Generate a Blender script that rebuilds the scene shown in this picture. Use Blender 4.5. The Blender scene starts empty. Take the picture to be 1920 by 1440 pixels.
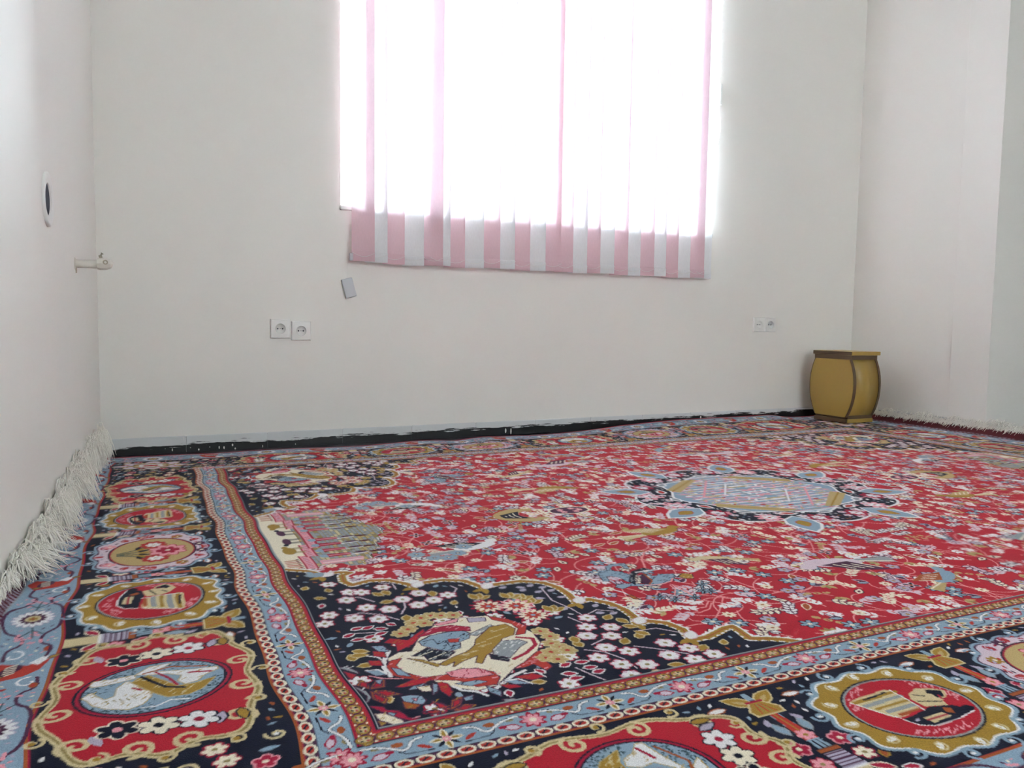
import bpy, bmesh, math, random
import numpy as np
from mathutils import Vector, Matrix

scene = bpy.context.scene
C = scene.collection
rnd = random.Random(7)
PI = math.pi

# ---------------------------------------------------------------- camera
# world: X runs along the window wall, Y towards it, Z up, metres; carpet lies on z = 0
CAM_H = 0.52
cam_d = bpy.data.cameras.new('camera')
cam = bpy.data.objects.new('camera', cam_d)
C.objects.link(cam)
cam_d.sensor_fit = 'HORIZONTAL'
cam_d.sensor_width = 36.0
cam_d.lens = 1491.46 * 36.0 / 1920.0
cam_d.clip_start = 0.02
fw = Vector((0.4392973, 0.89499015, -0.07752752))
rt = Vector((0.89809585, -0.43955759, 0.01459316))
up = Vector((0.02101708, 0.07603788, 0.9968834))
cam.matrix_world = Matrix(((rt.x, up.x, -fw.x, 0), (rt.y, up.y, -fw.y, 0), (rt.z, up.z, -fw.z, CAM_H), (0, 0, 0, 1)))
scene.camera = cam

# ---------------------------------------------------------------- daylight, exposure
world = bpy.data.worlds.new('overcast_sky')
scene.world = world
world.use_nodes = True
bg = world.node_tree.nodes['Background']
bg.inputs['Color'].default_value = (0.80, 0.91, 1.0, 1)
bg.inputs['Strength'].default_value = 60.0

def portal(name, loc, rot, sx, sy):
    l = bpy.data.lights.new(name, 'AREA')
    l.shape = 'RECTANGLE'; l.size = sx; l.size_y = sy
    l.cycles.is_portal = True
    o = bpy.data.objects.new(name, l); C.objects.link(o)
    o.location = loc; o.rotation_euler = rot
    return o
portal('window_portal', (1.79, 3.56, 1.72), (-PI / 2, 0, 0), 1.94, 1.47)
portal('added_window_portal', (2.0, -2.18, 1.65), (PI / 2, 0, 0), 2.4, 1.5)  # samples daylight through the window added behind the viewer

scene.view_settings.view_transform = 'Standard'
scene.view_settings.look = 'None'
scene.view_settings.exposure = 0.62
scene.view_settings.gamma = 1.0
scene.view_settings.use_curve_mapping = False
scene.cycles.max_bounces = 10
scene.cycles.diffuse_bounces = 7
scene.cycles.transmission_bounces = 8
scene.cycles.transparent_max_bounces = 12
scene.cycles.sample_clamp_indirect = 12.0

# ---------------------------------------------------------------- helpers
def tag(o, label=None, cat=None, group=None, kind=None):
    if label: o['label'] = label
    if cat: o['category'] = cat
    if group: o['group'] = group
    if kind: o['kind'] = kind
    return o

def empty(name, loc=(0, 0, 0)):
    o = bpy.data.objects.new(name, None); C.objects.link(o)
    o.location = loc; o.empty_display_size = 0.05
    return o

def obj(name, bm, mat, parent=None, smooth=False):
    me = bpy.data.meshes.new(name)
    bm.normal_update(); bm.to_mesh(me); bm.free()
    for m in (mat if isinstance(mat, (list, tuple)) else [mat]): me.materials.append(m)
    if smooth:
        for p in me.polygons: p.use_smooth = True
    o = bpy.data.objects.new(name, me); C.objects.link(o)
    if parent: o.parent = parent; o.matrix_parent_inverse = Matrix.Translation(-parent.location)
    return o

def box(bm, x0, x1, y0, y1, z0, z1, bev=0.0, mi=0):
    v = [bm.verts.new(p) for p in ((x0, y0, z0), (x1, y0, z0), (x1, y1, z0), (x0, y1, z0), (x0, y0, z1), (x1, y0, z1), (x1, y1, z1), (x0, y1, z1))]
    f = [bm.faces.new([v[i] for i in q]) for q in ((3, 2, 1, 0), (4, 5, 6, 7), (0, 1, 5, 4), (1, 2, 6, 5), (2, 3, 7, 6), (3, 0, 4, 7))]
    for q in f: q.material_index = mi
    if bev > 0:
        es = list({e for q in f for e in q.edges})
        r = bmesh.ops.bevel(bm, geom=es, offset=bev, segments=2, profile=0.6, affect='EDGES')
        for q in r['faces']: q.material_index = mi
    return f

def prism(bm, pts, axis, a, b):
    """closed outline pts (2-D) extruded from a to b along axis 'x', 'y' or 'z'"""
    def mk(p, t):
        return {'x': (t, p[0], p[1]), 'y': (p[0], t, p[1]), 'z': (p[0], p[1], t)}[axis]
    A = [bm.verts.new(mk(p, a)) for p in pts]; B = [bm.verts.new(mk(p, b)) for p in pts]
    n = len(pts)
    bm.faces.new(A); bm.faces.new(B[::-1])
    for i in range(n): bm.faces.new((A[i], B[i], B[(i + 1) % n], A[(i + 1) % n]))
    bmesh.ops.recalc_face_normals(bm, faces=bm.faces)

def tube(bm, pts, r, seg=8, caps=True, r1=None):
    pts = [Vector(p) for p in pts]; rings = []
    for i, p in enumerate(pts):
        d = (pts[min(i + 1, len(pts) - 1)] - pts[max(i - 1, 0)]).normalized()
        a = d.cross(Vector((0, 0, 1)) if abs(d.z) < 0.9 else Vector((1, 0, 0))).normalized(); b = d.cross(a)
        rr = r if r1 is None else r + (r1 - r) * i / (len(pts) - 1)
        rings.append([bm.verts.new(p + a * rr * math.cos(2 * PI * k / seg) + b * rr * math.sin(2 * PI * k / seg)) for k in range(seg)])
    for q, s in zip(rings, rings[1:]):
        for k in range(seg): bm.faces.new((q[k], q[(k + 1) % seg], s[(k + 1) % seg], s[k]))
    if caps:
        bm.faces.new(rings[0][::-1]); bm.faces.new(rings[-1])
    bmesh.ops.recalc_face_normals(bm, faces=bm.faces)

def lathe(bm, prof, o, ax, seg=32, mi=0):
    """profile of (radius, height) turned about axis ax through o"""
    ax = Vector(ax).normalized(); o = Vector(o)
    a = ax.cross(Vector((0, 0, 1)) if abs(ax.z) < 0.9 else Vector((1, 0, 0))).normalized(); b = ax.cross(a)
    rings = []
    for r, h in prof:
        if r < 1e-6: rings.append([bm.verts.new(o + ax * h)])
        else: rings.append([bm.verts.new(o + ax * h + (a * math.cos(2 * PI * k / seg) + b * math.sin(2 * PI * k / seg)) * r) for k in range(seg)])
    for q, s in zip(rings, rings[1:]):
        for k in range(seg):
            k2 = (k + 1) % seg
            vs = (q[0], s[k], s[k2]) if len(q) == 1 else (q[k], q[k2], s[0]) if len(s) == 1 else (q[k], q[k2], s[k2], s[k])
            bm.faces.new(vs).material_index = mi
    bmesh.ops.recalc_face_normals(bm, faces=bm.faces)

# ---------------------------------------------------------------- materials
def lin(c):
    return tuple((x / 12.92 if x <= 0.04045 else ((x + 0.055) / 1.055) ** 2.4) for x in c)
def hx(s): return lin(tuple(int(s[i:i + 2], 16) / 255 for i in (0, 2, 4)))

def material(name, col, rough=0.6, spec=0.4, noise=0.0, scale=6.0, bump=0.0, bscale=60.0):
    m = bpy.data.materials.new(name); m.use_nodes = True
    nt = m.node_tree; b = nt.nodes['Principled BSDF']
    b.inputs['Roughness'].default_value = rough
    b.inputs['Specular IOR Level'].default_value = spec
    tc = nt.nodes.new('ShaderNodeTexCoord')
    n = nt.nodes.new('ShaderNodeTexNoise'); n.inputs['Scale'].default_value = scale; n.inputs['Detail'].default_value = 4
    nt.links.new(tc.outputs['Object'], n.inputs['Vector'])
    mp = nt.nodes.new('ShaderNodeMapRange'); mp.inputs['To Min'].default_value = 1 - noise; mp.inputs['To Max'].default_value = 1 + noise
    nt.links.new(n.outputs['Fac'], mp.inputs['Value'])
    mx = nt.nodes.new('ShaderNodeMix'); mx.data_type = 'RGBA'; mx.blend_type = 'MULTIPLY'; mx.inputs['Factor'].default_value = 1
    mx.inputs['A'].default_value = (*col, 1)
    nt.links.new(mp.outputs['Result'], mx.inputs['B'])
    nt.links.new(mx.outputs['Result'], b.inputs['Base Color'])
    if bump > 0:
        n2 = nt.nodes.new('ShaderNodeTexNoise'); n2.inputs['Scale'].default_value = bscale; n2.inputs['Detail'].default_value = 5
        nt.links.new(tc.outputs['Object'], n2.inputs['Vector'])
        bp = nt.nodes.new('ShaderNodeBump'); bp.inputs['Strength'].default_value = bump; bp.inputs['Distance'].default_value = 0.01
        nt.links.new(n2.outputs['Fac'], bp.inputs['Height']); nt.links.new(bp.outputs['Normal'], b.inputs['Normal'])
    return m

M_wall = material('cream_emulsion', (0.80, 0.778, 0.732), 0.42, 0.25, 0.025, 2.2, 0.10, 14.0)
M_ceil = material('white_ceiling', (0.82, 0.81, 0.79), 0.8, 0.2, 0.02)
M_floor = material('black_stone_floor', (0.012, 0.012, 0.014), 0.35, 0.4, 0.2, 5)
M_plastic = material('white_plastic', (0.80, 0.79, 0.76), 0.3, 0.45, 0.01)
M_plastic_old = material('greyed_plastic', (0.56, 0.575, 0.60), 0.4, 0.4, 0.03)
M_dark = material('dark_opening', (0.05, 0.052, 0.07), 0.8, 0.2, 0.2, 30)
M_frame = material('white_window_frame', (0.80, 0.81, 0.82), 0.35, 0.4, 0.01)
M_sill = material('pale_stone_sill', (0.72, 0.72, 0.70), 0.4, 0.4, 0.06, 12)
M_fringe = material('cotton_fringe', (0.91, 0.88, 0.81), 0.95, 0.1, 0.10, 25)
M_gold = material('ochre_lacquered_wood', (0.36, 0.235, 0.055), 0.38, 0.4, 0.10, 4, 0.03, 40)
M_brown = material('dark_brown_trim', (0.105, 0.066, 0.036), 0.45, 0.4, 0.15, 8)
M_paint = material('white_paint_drip', (0.78, 0.76, 0.72), 0.5, 0.3, 0.02)
M_pipe = material('painted_pipe', (0.70, 0.67, 0.60), 0.45, 0.4, 0.08, 30, 0.1, 120)
M_metal = material('dull_brass', (0.42, 0.38, 0.28), 0.45, 0.5, 0.2, 60)
M_out = material('outdoor_render', (0.55, 0.60, 0.68), 0.9, 0.2, 0.05, 1.5)

M_ground = material('pale_concrete', (0.42, 0.41, 0.40), 0.9, 0.2, 0.08, 1.0)

def slat_material(name, refl, trans):
    m = bpy.data.materials.new(name); m.use_nodes = True; nt = m.node_tree
    nt.nodes.remove(nt.nodes['Principled BSDF']); out = nt.nodes['Material Output']
    tc = nt.nodes.new('ShaderNodeTexCoord'); mpn = nt.nodes.new('ShaderNodeMapping'); mpn.inputs['Scale'].default_value = (900, 900, 60)
    n = nt.nodes.new('ShaderNodeTexNoise'); n.inputs['Scale'].default_value = 1.0
    nt.links.new(tc.outputs['Object'], mpn.inputs['Vector']); nt.links.new(mpn.outputs['Vector'], n.inputs['Vector'])
    r = nt.nodes.new('ShaderNodeMapRange'); r.inputs['To Min'].default_value = 0.9; r.inputs['To Max'].default_value = 1.1
    nt.links.new(n.outputs['Fac'], r.inputs['Value'])
    def col(c):
        x = nt.nodes.new('ShaderNodeMix'); x.data_type = 'RGBA'; x.blend_type = 'MULTIPLY'; x.inputs['Factor'].default_value = 1
        x.inputs['A'].default_value = (*c, 1); nt.links.new(r.outputs['Result'], x.inputs['B']); return x.outputs['Result']
    d = nt.nodes.new('ShaderNodeBsdfDiffuse'); nt.links.new(col(refl), d.inputs['Color'])
    t = nt.nodes.new('ShaderNodeBsdfTranslucent'); nt.links.new(col(trans), t.inputs['Color'])
    a = nt.nodes.new('ShaderNodeAddShader')
    nt.links.new(d.outputs[0], a.inputs[0]); nt.links.new(t.outputs[0], a.inputs[1]); nt.links.new(a.outputs[0], out.inputs['Surface'])
    return m
M_pink = slat_material('pink_blind_fabric', (0.62, 0.425, 0.465), (0.130, 0.115, 0.121))
M_added_net = slat_material('added_curtain_cloth', (0.5, 0.5, 0.5), (0.140, 0.138, 0.132))  # diffusing cloth for the curtain on the added window
M_white = slat_material('white_blind_fabric', (0.67, 0.68, 0.69), (0.130, 0.132, 0.136))

def glass_material():
    m = bpy.data.materials.new('window_glass'); m.use_nodes = True; nt = m.node_tree
    nt.nodes.remove(nt.nodes['Principled BSDF']); out = nt.nodes['Material Output']
    t = nt.nodes.new('ShaderNodeBsdfTransparent'); t.inputs['Color'].default_value = (0.95, 0.97, 0.97, 1)
    g = nt.nodes.new('ShaderNodeBsdfGlossy'); g.inputs['Roughness'].default_value = 0.02
    f = nt.nodes.new('ShaderNodeFresnel'); f.inputs['IOR'].default_value = 1.45
    x = nt.nodes.new('ShaderNodeMixShader')
    nt.links.new(f.outputs[0], x.inputs[0]); nt.links.new(t.outputs[0], x.inputs[1]); nt.links.new(g.outputs[0], x.inputs[2]); nt.links.new(x.outputs[0], out.inputs['Surface'])
    return m
M_glass = glass_material()

def skirting_material():
    """black stone with white wall paint smeared unevenly over its upper half"""
    m = material('paint_smeared_stone', (1, 1, 1), 0.4, 0.4, 0.0); nt = m.node_tree; b = nt.nodes['Principled BSDF']
    g = nt.nodes.new('ShaderNodeNewGeometry'); s = nt.nodes.new('ShaderNodeSeparateXYZ'); nt.links.new(g.outputs['Position'], s.inputs[0])
    mp = nt.nodes.new('ShaderNodeMapping'); mp.inputs['Scale'].default_value = (9, 9, 110)
    nt.links.new(g.outputs['Position'], mp.inputs['Vector'])
    n = nt.nodes.new('ShaderNodeTexNoise'); n.inputs['Scale'].default_value = 1; n.inputs['Detail'].default_value = 6; n.inputs['Roughness'].default_value = 0.65
    nt.links.new(mp.outputs[0], n.inputs['Vector'])
    def math_(op, a, b_):
        q = nt.nodes.new('ShaderNodeMath'); q.operation = op
        for i, v in enumerate((a, b_)):
            if isinstance(v, (int, float)): q.inputs[i].default_value = v
            else: nt.links.new(v, q.inputs[i])
        return q.outputs[0]
    n0 = math_('MULTIPLY', math_('SUBTRACT', n.outputs['Fac'], 0.5), 0.075)
    base = math_('ADD', math_('MULTIPLY', s.outputs['X'], 0.0060), 0.027)
    e = math_('SUBTRACT', math_('SUBTRACT', s.outputs['Z'], base), n0)
    r = nt.nodes.new('ShaderNodeMapRange'); r.inputs['From Min'].default_value = -0.0012; r.inputs['From Max'].default_value = 0.0018
    nt.links.new(e, r.inputs['Value'])
    x = nt.nodes.new('ShaderNodeMix'); x.data_type = 'RGBA'; x.inputs['A'].default_value = (0.010, 0.010, 0.012, 1); x.inputs['B'].default_value = (0.66, 0.67, 0.67, 1)
    nt.links.new(r.outputs['Result'], x.inputs['Factor']); nt.links.new(x.outputs['Result'], b.inputs['Base Color'])
    return m
M_skirt = skirting_material()

# ---------------------------------------------------------------- room shell
YB = 3.30; XR = 3.82; CE = 2.75; T = 0.26
LW = 0.0787                                    # the left wall runs a few degrees off square
def xw(y): return -0.077 - LW * (YB - y)
WX0, WX1, WZ0, WZ1 = 0.822, 2.758, 0.985, 2.46  # window opening
YF = -1.9; XA = 5.5; YC = 2.47                  # front wall, alcove end, outer corner on the right
bm = bmesh.new(); box(bm, -1.2, 6.2, -2.4, 3.6, -0.12, 0.0)
tag(obj('floor', bm, M_floor), kind='structure')
bm = bmesh.new(); box(bm, -1.2, 6.2, -2.4, 3.6, CE, CE + 0.12)
tag(obj('ceiling', bm, M_ceil), kind='structure')
bm = bmesh.new()
box(bm, -0.7, WX0, YB, YB + T, 0, CE); box(bm, WX1, XR + 0.3, YB, YB + T, 0, CE)
box(bm, WX0, WX1, YB, YB + T, 0, WZ0); box(bm, WX0, WX1, YB, YB + T, WZ1, CE)
tag(obj('wall_back', bm, M_wall), kind='structure')
bm = bmesh.new()
prism(bm, [(xw(YB + 0.1), YB + 0.1), (xw(YB + 0.1) - 0.3, YB + 0.1), (xw(YF) - 0.3, YF - 0.2), (xw(YF - 0.2), YF - 0.2)], 'z', 0, CE)
tag(obj('wall_left', bm, M_wall), kind='structure')
bm = bmesh.new(); box(bm, XR, XR + 0.3, YC + 0.0, YB + 0.1, 0, CE)
tag(obj('wall_right', bm, M_wall), kind='structure')
bm = bmesh.new(); box(bm, XR - 0.006, XR, YC, 2.672, 0, CE, 0.002)
tag(obj('trim_1', bm, M_wall), 'shallow painted pilaster at the outer corner of the right wall', kind='structure')
bm = bmesh.new(); box(bm, XR + 0.3, XA + 0.3, YC, YC + 0.3, 0, CE)
tag(obj('wall_alcove', bm, M_wall), kind='structure')
bm = bmesh.new(); box(bm, XA, XA + 0.25, YF - 0.2, YC + 0.1, 0, CE)
tag(obj('wall_alcove_end', bm, M_wall), kind='structure')
FX0, FX1, FZ0, FZ1 = 0.8, 3.2, 0.90, 2.40        # unseen window added behind the viewer to light the window wall
bm = bmesh.new()
box(bm, -0.9, FX0, YF - 0.25, YF, 0, CE); box(bm, FX1, XA + 0.3, YF - 0.25, YF, 0, CE)
box(bm, FX0, FX1, YF - 0.25, YF, 0, FZ0); box(bm, FX0, FX1, YF - 0.25, YF, FZ1, CE)
tag(obj('wall_front', bm, M_wall), kind='structure')
bm = bmesh.new(); box(bm, -40, 45, 3.7, 90, -0.6, -0.5); box(bm, -40, 45, -90, -2.5, -0.6, -0.5)
tag(obj('ground', bm, M_ground), 'pale concrete ground outside the house', 'ground', kind='structure')

# skirting: 30 cm stone tiles, one object each
SK = 0.063
def skirting(name, p0, p1, joints, th=0.011):
    root = tag(empty(name, (p0[0], p0[1], 0)), kind='structure')
    d = (Vector(p1) - Vector(p0)); L = d.length; d.normalize(); n = Vector((d.y, -d.x))
    for a, b in zip(joints, joints[1:]):
        a = max(a, 0) + 0.0006; b = min(b, L) - 0.0006
        bm = bmesh.new()
        q = [Vector(p0) + d * a, Vector(p0) + d * b]
        pts = [q[0], q[1], q[1] + n * th, q[0] + n * th]
        prism(bm, [(v.x, v.y) for v in pts], 'z', 0, SK)
        es = [e for e in bm.edges if min(v.co.z for v in e.verts) > SK - 1e-4]
        bmesh.ops.bevel(bm, geom=es, offset=0.0025, segments=2, affect='EDGES')
        obj('skirting_tile', bm, M_skirt, root)
    return root
sb = skirting('baseboard_back', (-0.077, YB), (XR, YB), [0] + [0.292 + 0.305 * i for i in range(12)] + [3.897])
bm = bmesh.new()                                # paint that ran down over the black stone
for x, z0, z1, w in ((0.205, 0.045, 0.064, 0.0012), (0.165, 0.006, 0.018, 0.002), (0.26, 0.004, 0.012, 0.003), (0.335, 0.006, 0.018, 0.002), (0.353, 0.004, 0.016, 0.0025), (0.385, 0.014, 0.024, 0.003), (0.395, 0.0, 0.008, 0.003), (0.50, 0.002, 0.013, 0.0015), (0.30, 0.014, 0.017, 0.002), (0.14, 0.016, 0.019, 0.0015), (0.23, 0.015, 0.018, 0.002), (1.585, 0.008, 0.03, 0.0035), (1.612, 0.0, 0.03, 0.003), (1.127, 0.03, 0.05, 0.0012), (2.72, 0.03, 0.044, 0.004), (0.63, 0.006, 0.012, 0.0015)):
    prism(bm, [(x + w * math.cos(2 * PI * k / 8), (z0 + z1) / 2 + (z1 - z0) / 2 * math.sin(2 * PI * k / 8)) for k in range(8)], 'y', YB - 0.0125, YB - 0.0105)
tag(obj('paint_splash', bm, M_paint, sb), kind='stuff')
skirting('baseboard_right', (XR, YB - 0.011), (XR, 2.672), [0, 0.2, 0.505, 0.62])

# window: frame, mullion, panes, sill
win = tag(empty('window_1', (1.79, YB + 0.2, WZ0)), kind='structure')
yf0, yf1 = YB + 0.17, YB + 0.22
bm = bmesh.new()
box(bm, WX0, WX0 + 0.05, yf0, yf1, WZ0, WZ1, 0.004); box(bm, WX1 - 0.05, WX1, yf0, yf1, WZ0, WZ1, 0.004)
box(bm, WX0 + 0.05, WX1 - 0.05, yf0, yf1, WZ0, WZ0 + 0.05, 0.004); box(bm, WX0 + 0.05, WX1 - 0.05, yf0, yf1, WZ1 - 0.05, WZ1, 0.004)
obj('window_frame', bm, M_frame, win)
bm = bmesh.new(); box(bm, 1.76, 1.82, yf0, yf1, WZ0 + 0.05, WZ1 - 0.05, 0.004); obj('mullion', bm, M_frame, win)
for a, b in ((WX0 + 0.05, 1.76), (1.82, WX1 - 0.05)):
    bm = bmesh.new(); box(bm, a, b, yf0 + 0.02, yf0 + 0.024, WZ0 + 0.05, WZ1 - 0.05); obj('pane', bm, M_glass, win)
bm = bmesh.new(); box(bm, WX0 - 0.004, WX1 + 0.004, YB - 0.012, YB + 0.17, WZ0 - 0.014, WZ0 + 0.004, 0.003)
obj('window_sill', bm, M_sill, win)
wf = tag(empty('added_window', (2.0, YF - 0.1, FZ0)), kind='structure')  # unseen window, added as a second daylight source
bm = bmesh.new()
for a, b in ((FX0, FX0 + 0.05), (FX1 - 0.05, FX1), (1.97, 2.03)): box(bm, a, b, YF - 0.15, YF - 0.1, FZ0, FZ1)
for a, b in ((FX0 + 0.05, 1.97), (2.03, FX1 - 0.05)):
    box(bm, a, b, YF - 0.15, YF - 0.1, FZ0, FZ0 + 0.05); box(bm, a, b, YF - 0.15, YF - 0.1, FZ1 - 0.05, FZ1)
obj('window_frame', bm, M_frame, wf)
bm = bmesh.new(); nc = 120  # curtain added to soften the daylight from behind the viewer
cv = [[bm.verts.new((FX0 - 0.1 + (FX1 - FX0 + 0.2) * k / nc, YF + 0.07 + 0.018 * math.sin(k * 1.05), z)) for k in range(nc + 1)] for z in (0.5, 1.5, 2.55)]
for r0, r1 in zip(cv, cv[1:]):
    for k in range(nc): bm.faces.new((r0[k], r0[k + 1], r1[k + 1], r1[k]))
tag(obj('added_net_curtain', bm, M_added_net, None, True), 'added white net curtain softening the light of the added window opposite the blind', 'curtain')

# neighbouring parapet outside, seen as a faint tint low in the window
bm = bmesh.new(); box(bm, 3.6, 7.5, 6.2, 6.5, -2.0, 1.75); box(bm, 3.55, 7.55, 6.15, 6.55, 1.75, 1.83)
tag(obj('parapet_wall', bm, M_out), 'pale grey rendered parapet outside the window', 'wall', kind='structure')

# ---------------------------------------------------------------- vertical blind
blind = tag(empty('vertical_blind', (1.79, YB - 0.05, 0.76)), 'pink and white striped vertical blind hanging over the window', 'blind')
EDGES = [0.9503, 1.0054, 1.08, 1.1658, 1.2535, 1.2869, 1.3558, 1.4453, 1.5262, 1.598, 1.6765, 1.7554, 1.8376, 1.9011, 1.9797, 2.0507, 2.132, 2.2087, 2.2836, 2.363, 2.4372, 2.5094, 2.5878, 2.6744, 2.7226]
COL = 'pwpwpwpwpwpwppwpwpwpwpwpw'
BZ0, BZ1, SW = 0.757, 2.52, 0.094
bm = bmesh.new(); box(bm, 0.80, 2.80, YB - 0.075, YB - 0.025, BZ1 + 0.012, BZ1 + 0.05, 0.004)
obj('headrail', bm, M_plastic, blind)
def slat_at(i):
    """plan points of slat i: left edge further from the room, right edge in front"""
    x1 = EDGES[i]; a = math.radians(11 + 3 * math.sin(i * 2.3)); y1 = YB - 0.052
    x0 = x1 - SW * math.cos(a); y0 = y1 + SW * math.sin(a)
    return x0, y0, x1, y1
for i, e in enumerate(EDGES):
    x0, y0, x1, y1 = slat_at(i)
    m = M_pink if COL[i] == 'p' else M_white
    zb = BZ0 + 0.003 * math.sin(i * 1.7) + (0.006 if i == 0 else 0)
    bm = bmesh.new(); n = 4; rows = []
    tw = 0.004 * math.sin(i * 3.1)
    for z in [zb] + [zb + (BZ1 - zb) * k / 6 for k in range(1, 7)]:
        row = []
        for k in range(n + 1):
            t = k / n; bow = 0.004 * math.sin(PI * t)
            q = (z - zb) / (BZ1 - zb)
            row.append(bm.verts.new((x0 + (x1 - x0) * t + tw * (1 - q) * 0.5, y0 + (y1 - y0) * t - bow, z)))
        rows.append(row)
    for r0, r1 in zip(rows, rows[1:]):
        for k in range(n): bm.faces.new((r0[k], r0[k + 1], r1[k + 1], r1[k]))
    s = obj('slat', bm, m, blind, True)
    # hem pocket holding the bottom weight
    bm = bmesh.new(); rows = []
    for z, o in ((zb - 0.001, 0.0012), (zb + 0.003, 0.003), (zb + 0.036, 0.003), (zb + 0.04, 0.0012)):
        row = []
        for k in range(n + 1):
            t = k / n; bow = 0.004 * math.sin(PI * t)
            row.append(bm.verts.new((x0 + (x1 - x0) * t + tw * 0.5, y0 + (y1 - y0) * t - bow - o, z)))
        rows.append(row)
    for r0, r1 in zip(rows, rows[1:]):
        for k in range(n): bm.faces.new((r0[k], r0[k + 1], r1[k + 1], r1[k]))
    obj('hem_pocket', bm, m, s, True)
    # linking chain looping across the foot of the slat
    bm = bmesh.new(); pts = []
    for k in range(9):
        t = k / 8
        pts.append((x0 + (x1 - x0) * t, y0 + (y1 - y0) * t - 0.010 - 0.003 * math.sin(PI * t), zb + 0.034 - 0.016 * math.sin(PI * t)))
    tube(bm, pts, 0.0008, 5); obj('link_chain', bm, M_plastic, s, True)
x0, y0, x1, y1 = slat_at(0)
bm = bmesh.new(); box(bm, x0 - 0.012, x0 + 0.002, y0 - 0.02, y0 - 0.004, BZ0 + 0.006, BZ0 + 0.036, 0.003); obj('chain_clip', bm, M_plastic_old, blind)
# operating chain on the window's right edge with its connector
bm = bmesh.new(); tube(bm, [(2.766, YB - 0.02, 2.55 - 0.12 * k) if k < 8 else (2.770 + 0.012 * math.sin((k - 8) * 0.9), YB - 0.02, 1.6 - 0.04 * (k - 8)) for k in range(13)], 0.0018, 6); obj('control_chain', bm, M_plastic, blind, True)
bm = bmesh.new(); box(bm, 2.763, 2.777, YB - 0.03, YB - 0.008, 1.64, 1.745, 0.003); obj('chain_connector', bm, M_plastic, blind)

# cord weight hanging below the blind's corner
cw = tag(empty('cord_weight', (0.853, YB - 0.01, 0.61)), 'grey plastic cord weight hanging askew on the wall below the blind', 'cord weight')
bm = bmesh.new(); box(bm, -0.023, 0.023, -0.007, 0.007, -0.040, 0.040, 0.004)
bmesh.ops.transform(bm, matrix=Matrix.Translation((0.853, YB - 0.009, 0.652)) @ Matrix.Rotation(-0.27, 4, 'Y'), verts=bm.verts); obj('weight_body', bm, M_plastic_old, cw)
bm = bmesh.new(); box(bm, -0.016, 0.016, -0.0078, -0.0065, -0.032, 0.032, 0.0005)
bmesh.ops.transform(bm, matrix=Matrix.Translation((0.853, YB - 0.009, 0.652)) @ Matrix.Rotation(-0.27, 4, 'Y'), verts=bm.verts); obj('cover_plate', bm, M_plastic_old, cw)
bm = bmesh.new(); tube(bm, [(0.844, YB - 0.009, 0.687), (0.845, YB - 0.012, 0.72), (0.846, YB - 0.02, 0.775)], 0.0007, 5); obj('cord', bm, M_plastic, cw)

# ---------------------------------------------------------------- wall sockets
def socket(xc, zc, label, group, yaw=0.0):
    t = tag(empty('wall_socket', (xc, YB, zc)), label, 'socket', group)
    bm = bmesh.new(); h = 0.039
    # plate with a round well: outer square ring to circle
    seg = 32; ang = [2 * PI * k / seg for k in range(seg)]
    def sq(a, s):
        c, q = math.cos(a), math.sin(a); f = s / max(abs(c), abs(q)); return c * f, q * f
    rings = []
    for fn, y in ((lambda a: sq(a, h), 0.0), (lambda a: sq(a, h), -0.006), (lambda a: sq(a, h - 0.003), -0.010), (lambda a: (0.0205 * math.cos(a), 0.0205 * math.sin(a)), -0.0105), (lambda a: (0.0195 * math.cos(a), 0.0195 * math.sin(a)), -0.009)):
        rings.append([bm.verts.new((xc + fn(a)[0], YB + y, zc + fn(a)[1])) for a in ang])
    for q, s in zip(rings, rings[1:]):
        for k in range(seg): bm.faces.new((q[k], q[(k + 1) % seg], s[(k + 1) % seg], s[k]))
    bmesh.ops.recalc_face_normals(bm, faces=bm.faces); obj('faceplate', bm, M_plastic, t)
    bm = bmesh.new(); lathe(bm, [(0.0195, 0.0092), (0.0188, 0.0012), (0.0, 0.0012)], (xc, YB, zc), (0, -1, 0), 32); obj('well', bm, M_plastic, t, True)
    for dx, r in ((-0.0095, 0.003), (0.0095, 0.003), (0.0, 0.0016)):
        bm = bmesh.new(); lathe(bm, [(0, 0.0022), (r, 0.0020), (r, 0.0008)], (xc + dx, YB, zc), (0, -1, 0), 12); obj('pin_hole', bm, M_dark, t)
socket(0.574, 0.480, 'white square wall socket beside another under the window, the slightly higher one', 'sockets below the blind')
socket(0.6565, 0.472, 'white square wall socket beside another under the window, the slightly lower one', 'sockets below the blind')
socket(3.103, 0.526, 'white wall socket of a level pair above the stool, the one nearer the blind', 'sockets above the stool')
socket(3.183, 0.526, 'white wall socket of a level pair above the stool, the one nearer the corner', 'sockets above the stool')

# ---------------------------------------------------------------- flue plate and gas tap on the left wall
nrm = Vector((1, -LW, 0)).normalized(); tang = Vector((LW, 1, 0)).normalized()
fy = 2.27; fp = Vector((xw(fy), fy, 0.802))
fl_ = tag(empty('flue_plate', fp), 'round white flue plate with a dark hole, on the left wall', 'vent')
bm = bmesh.new(); lathe(bm, [(0.066, 0.0), (0.066, 0.005), (0.062, 0.007), (0.056, 0.006), (0.043, 0.0015), (0.041, 0.004), (0.0395, 0.004), (0.039, 0.0008)], fp, nrm, 40); obj('collar', bm, M_plastic, fl_, True)
bm = bmesh.new(); lathe(bm, [(0.039, 0.0012), (0.0, 0.0010)], fp, nrm, 40); obj('flue_hole', bm, M_dark, fl_)
gy = 2.735; gp = Vector((xw(gy), gy, 0.676))
tap = tag(empty('gas_tap', gp), 'short capped gas pipe with a small valve, on the left wall', 'pipe')
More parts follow.
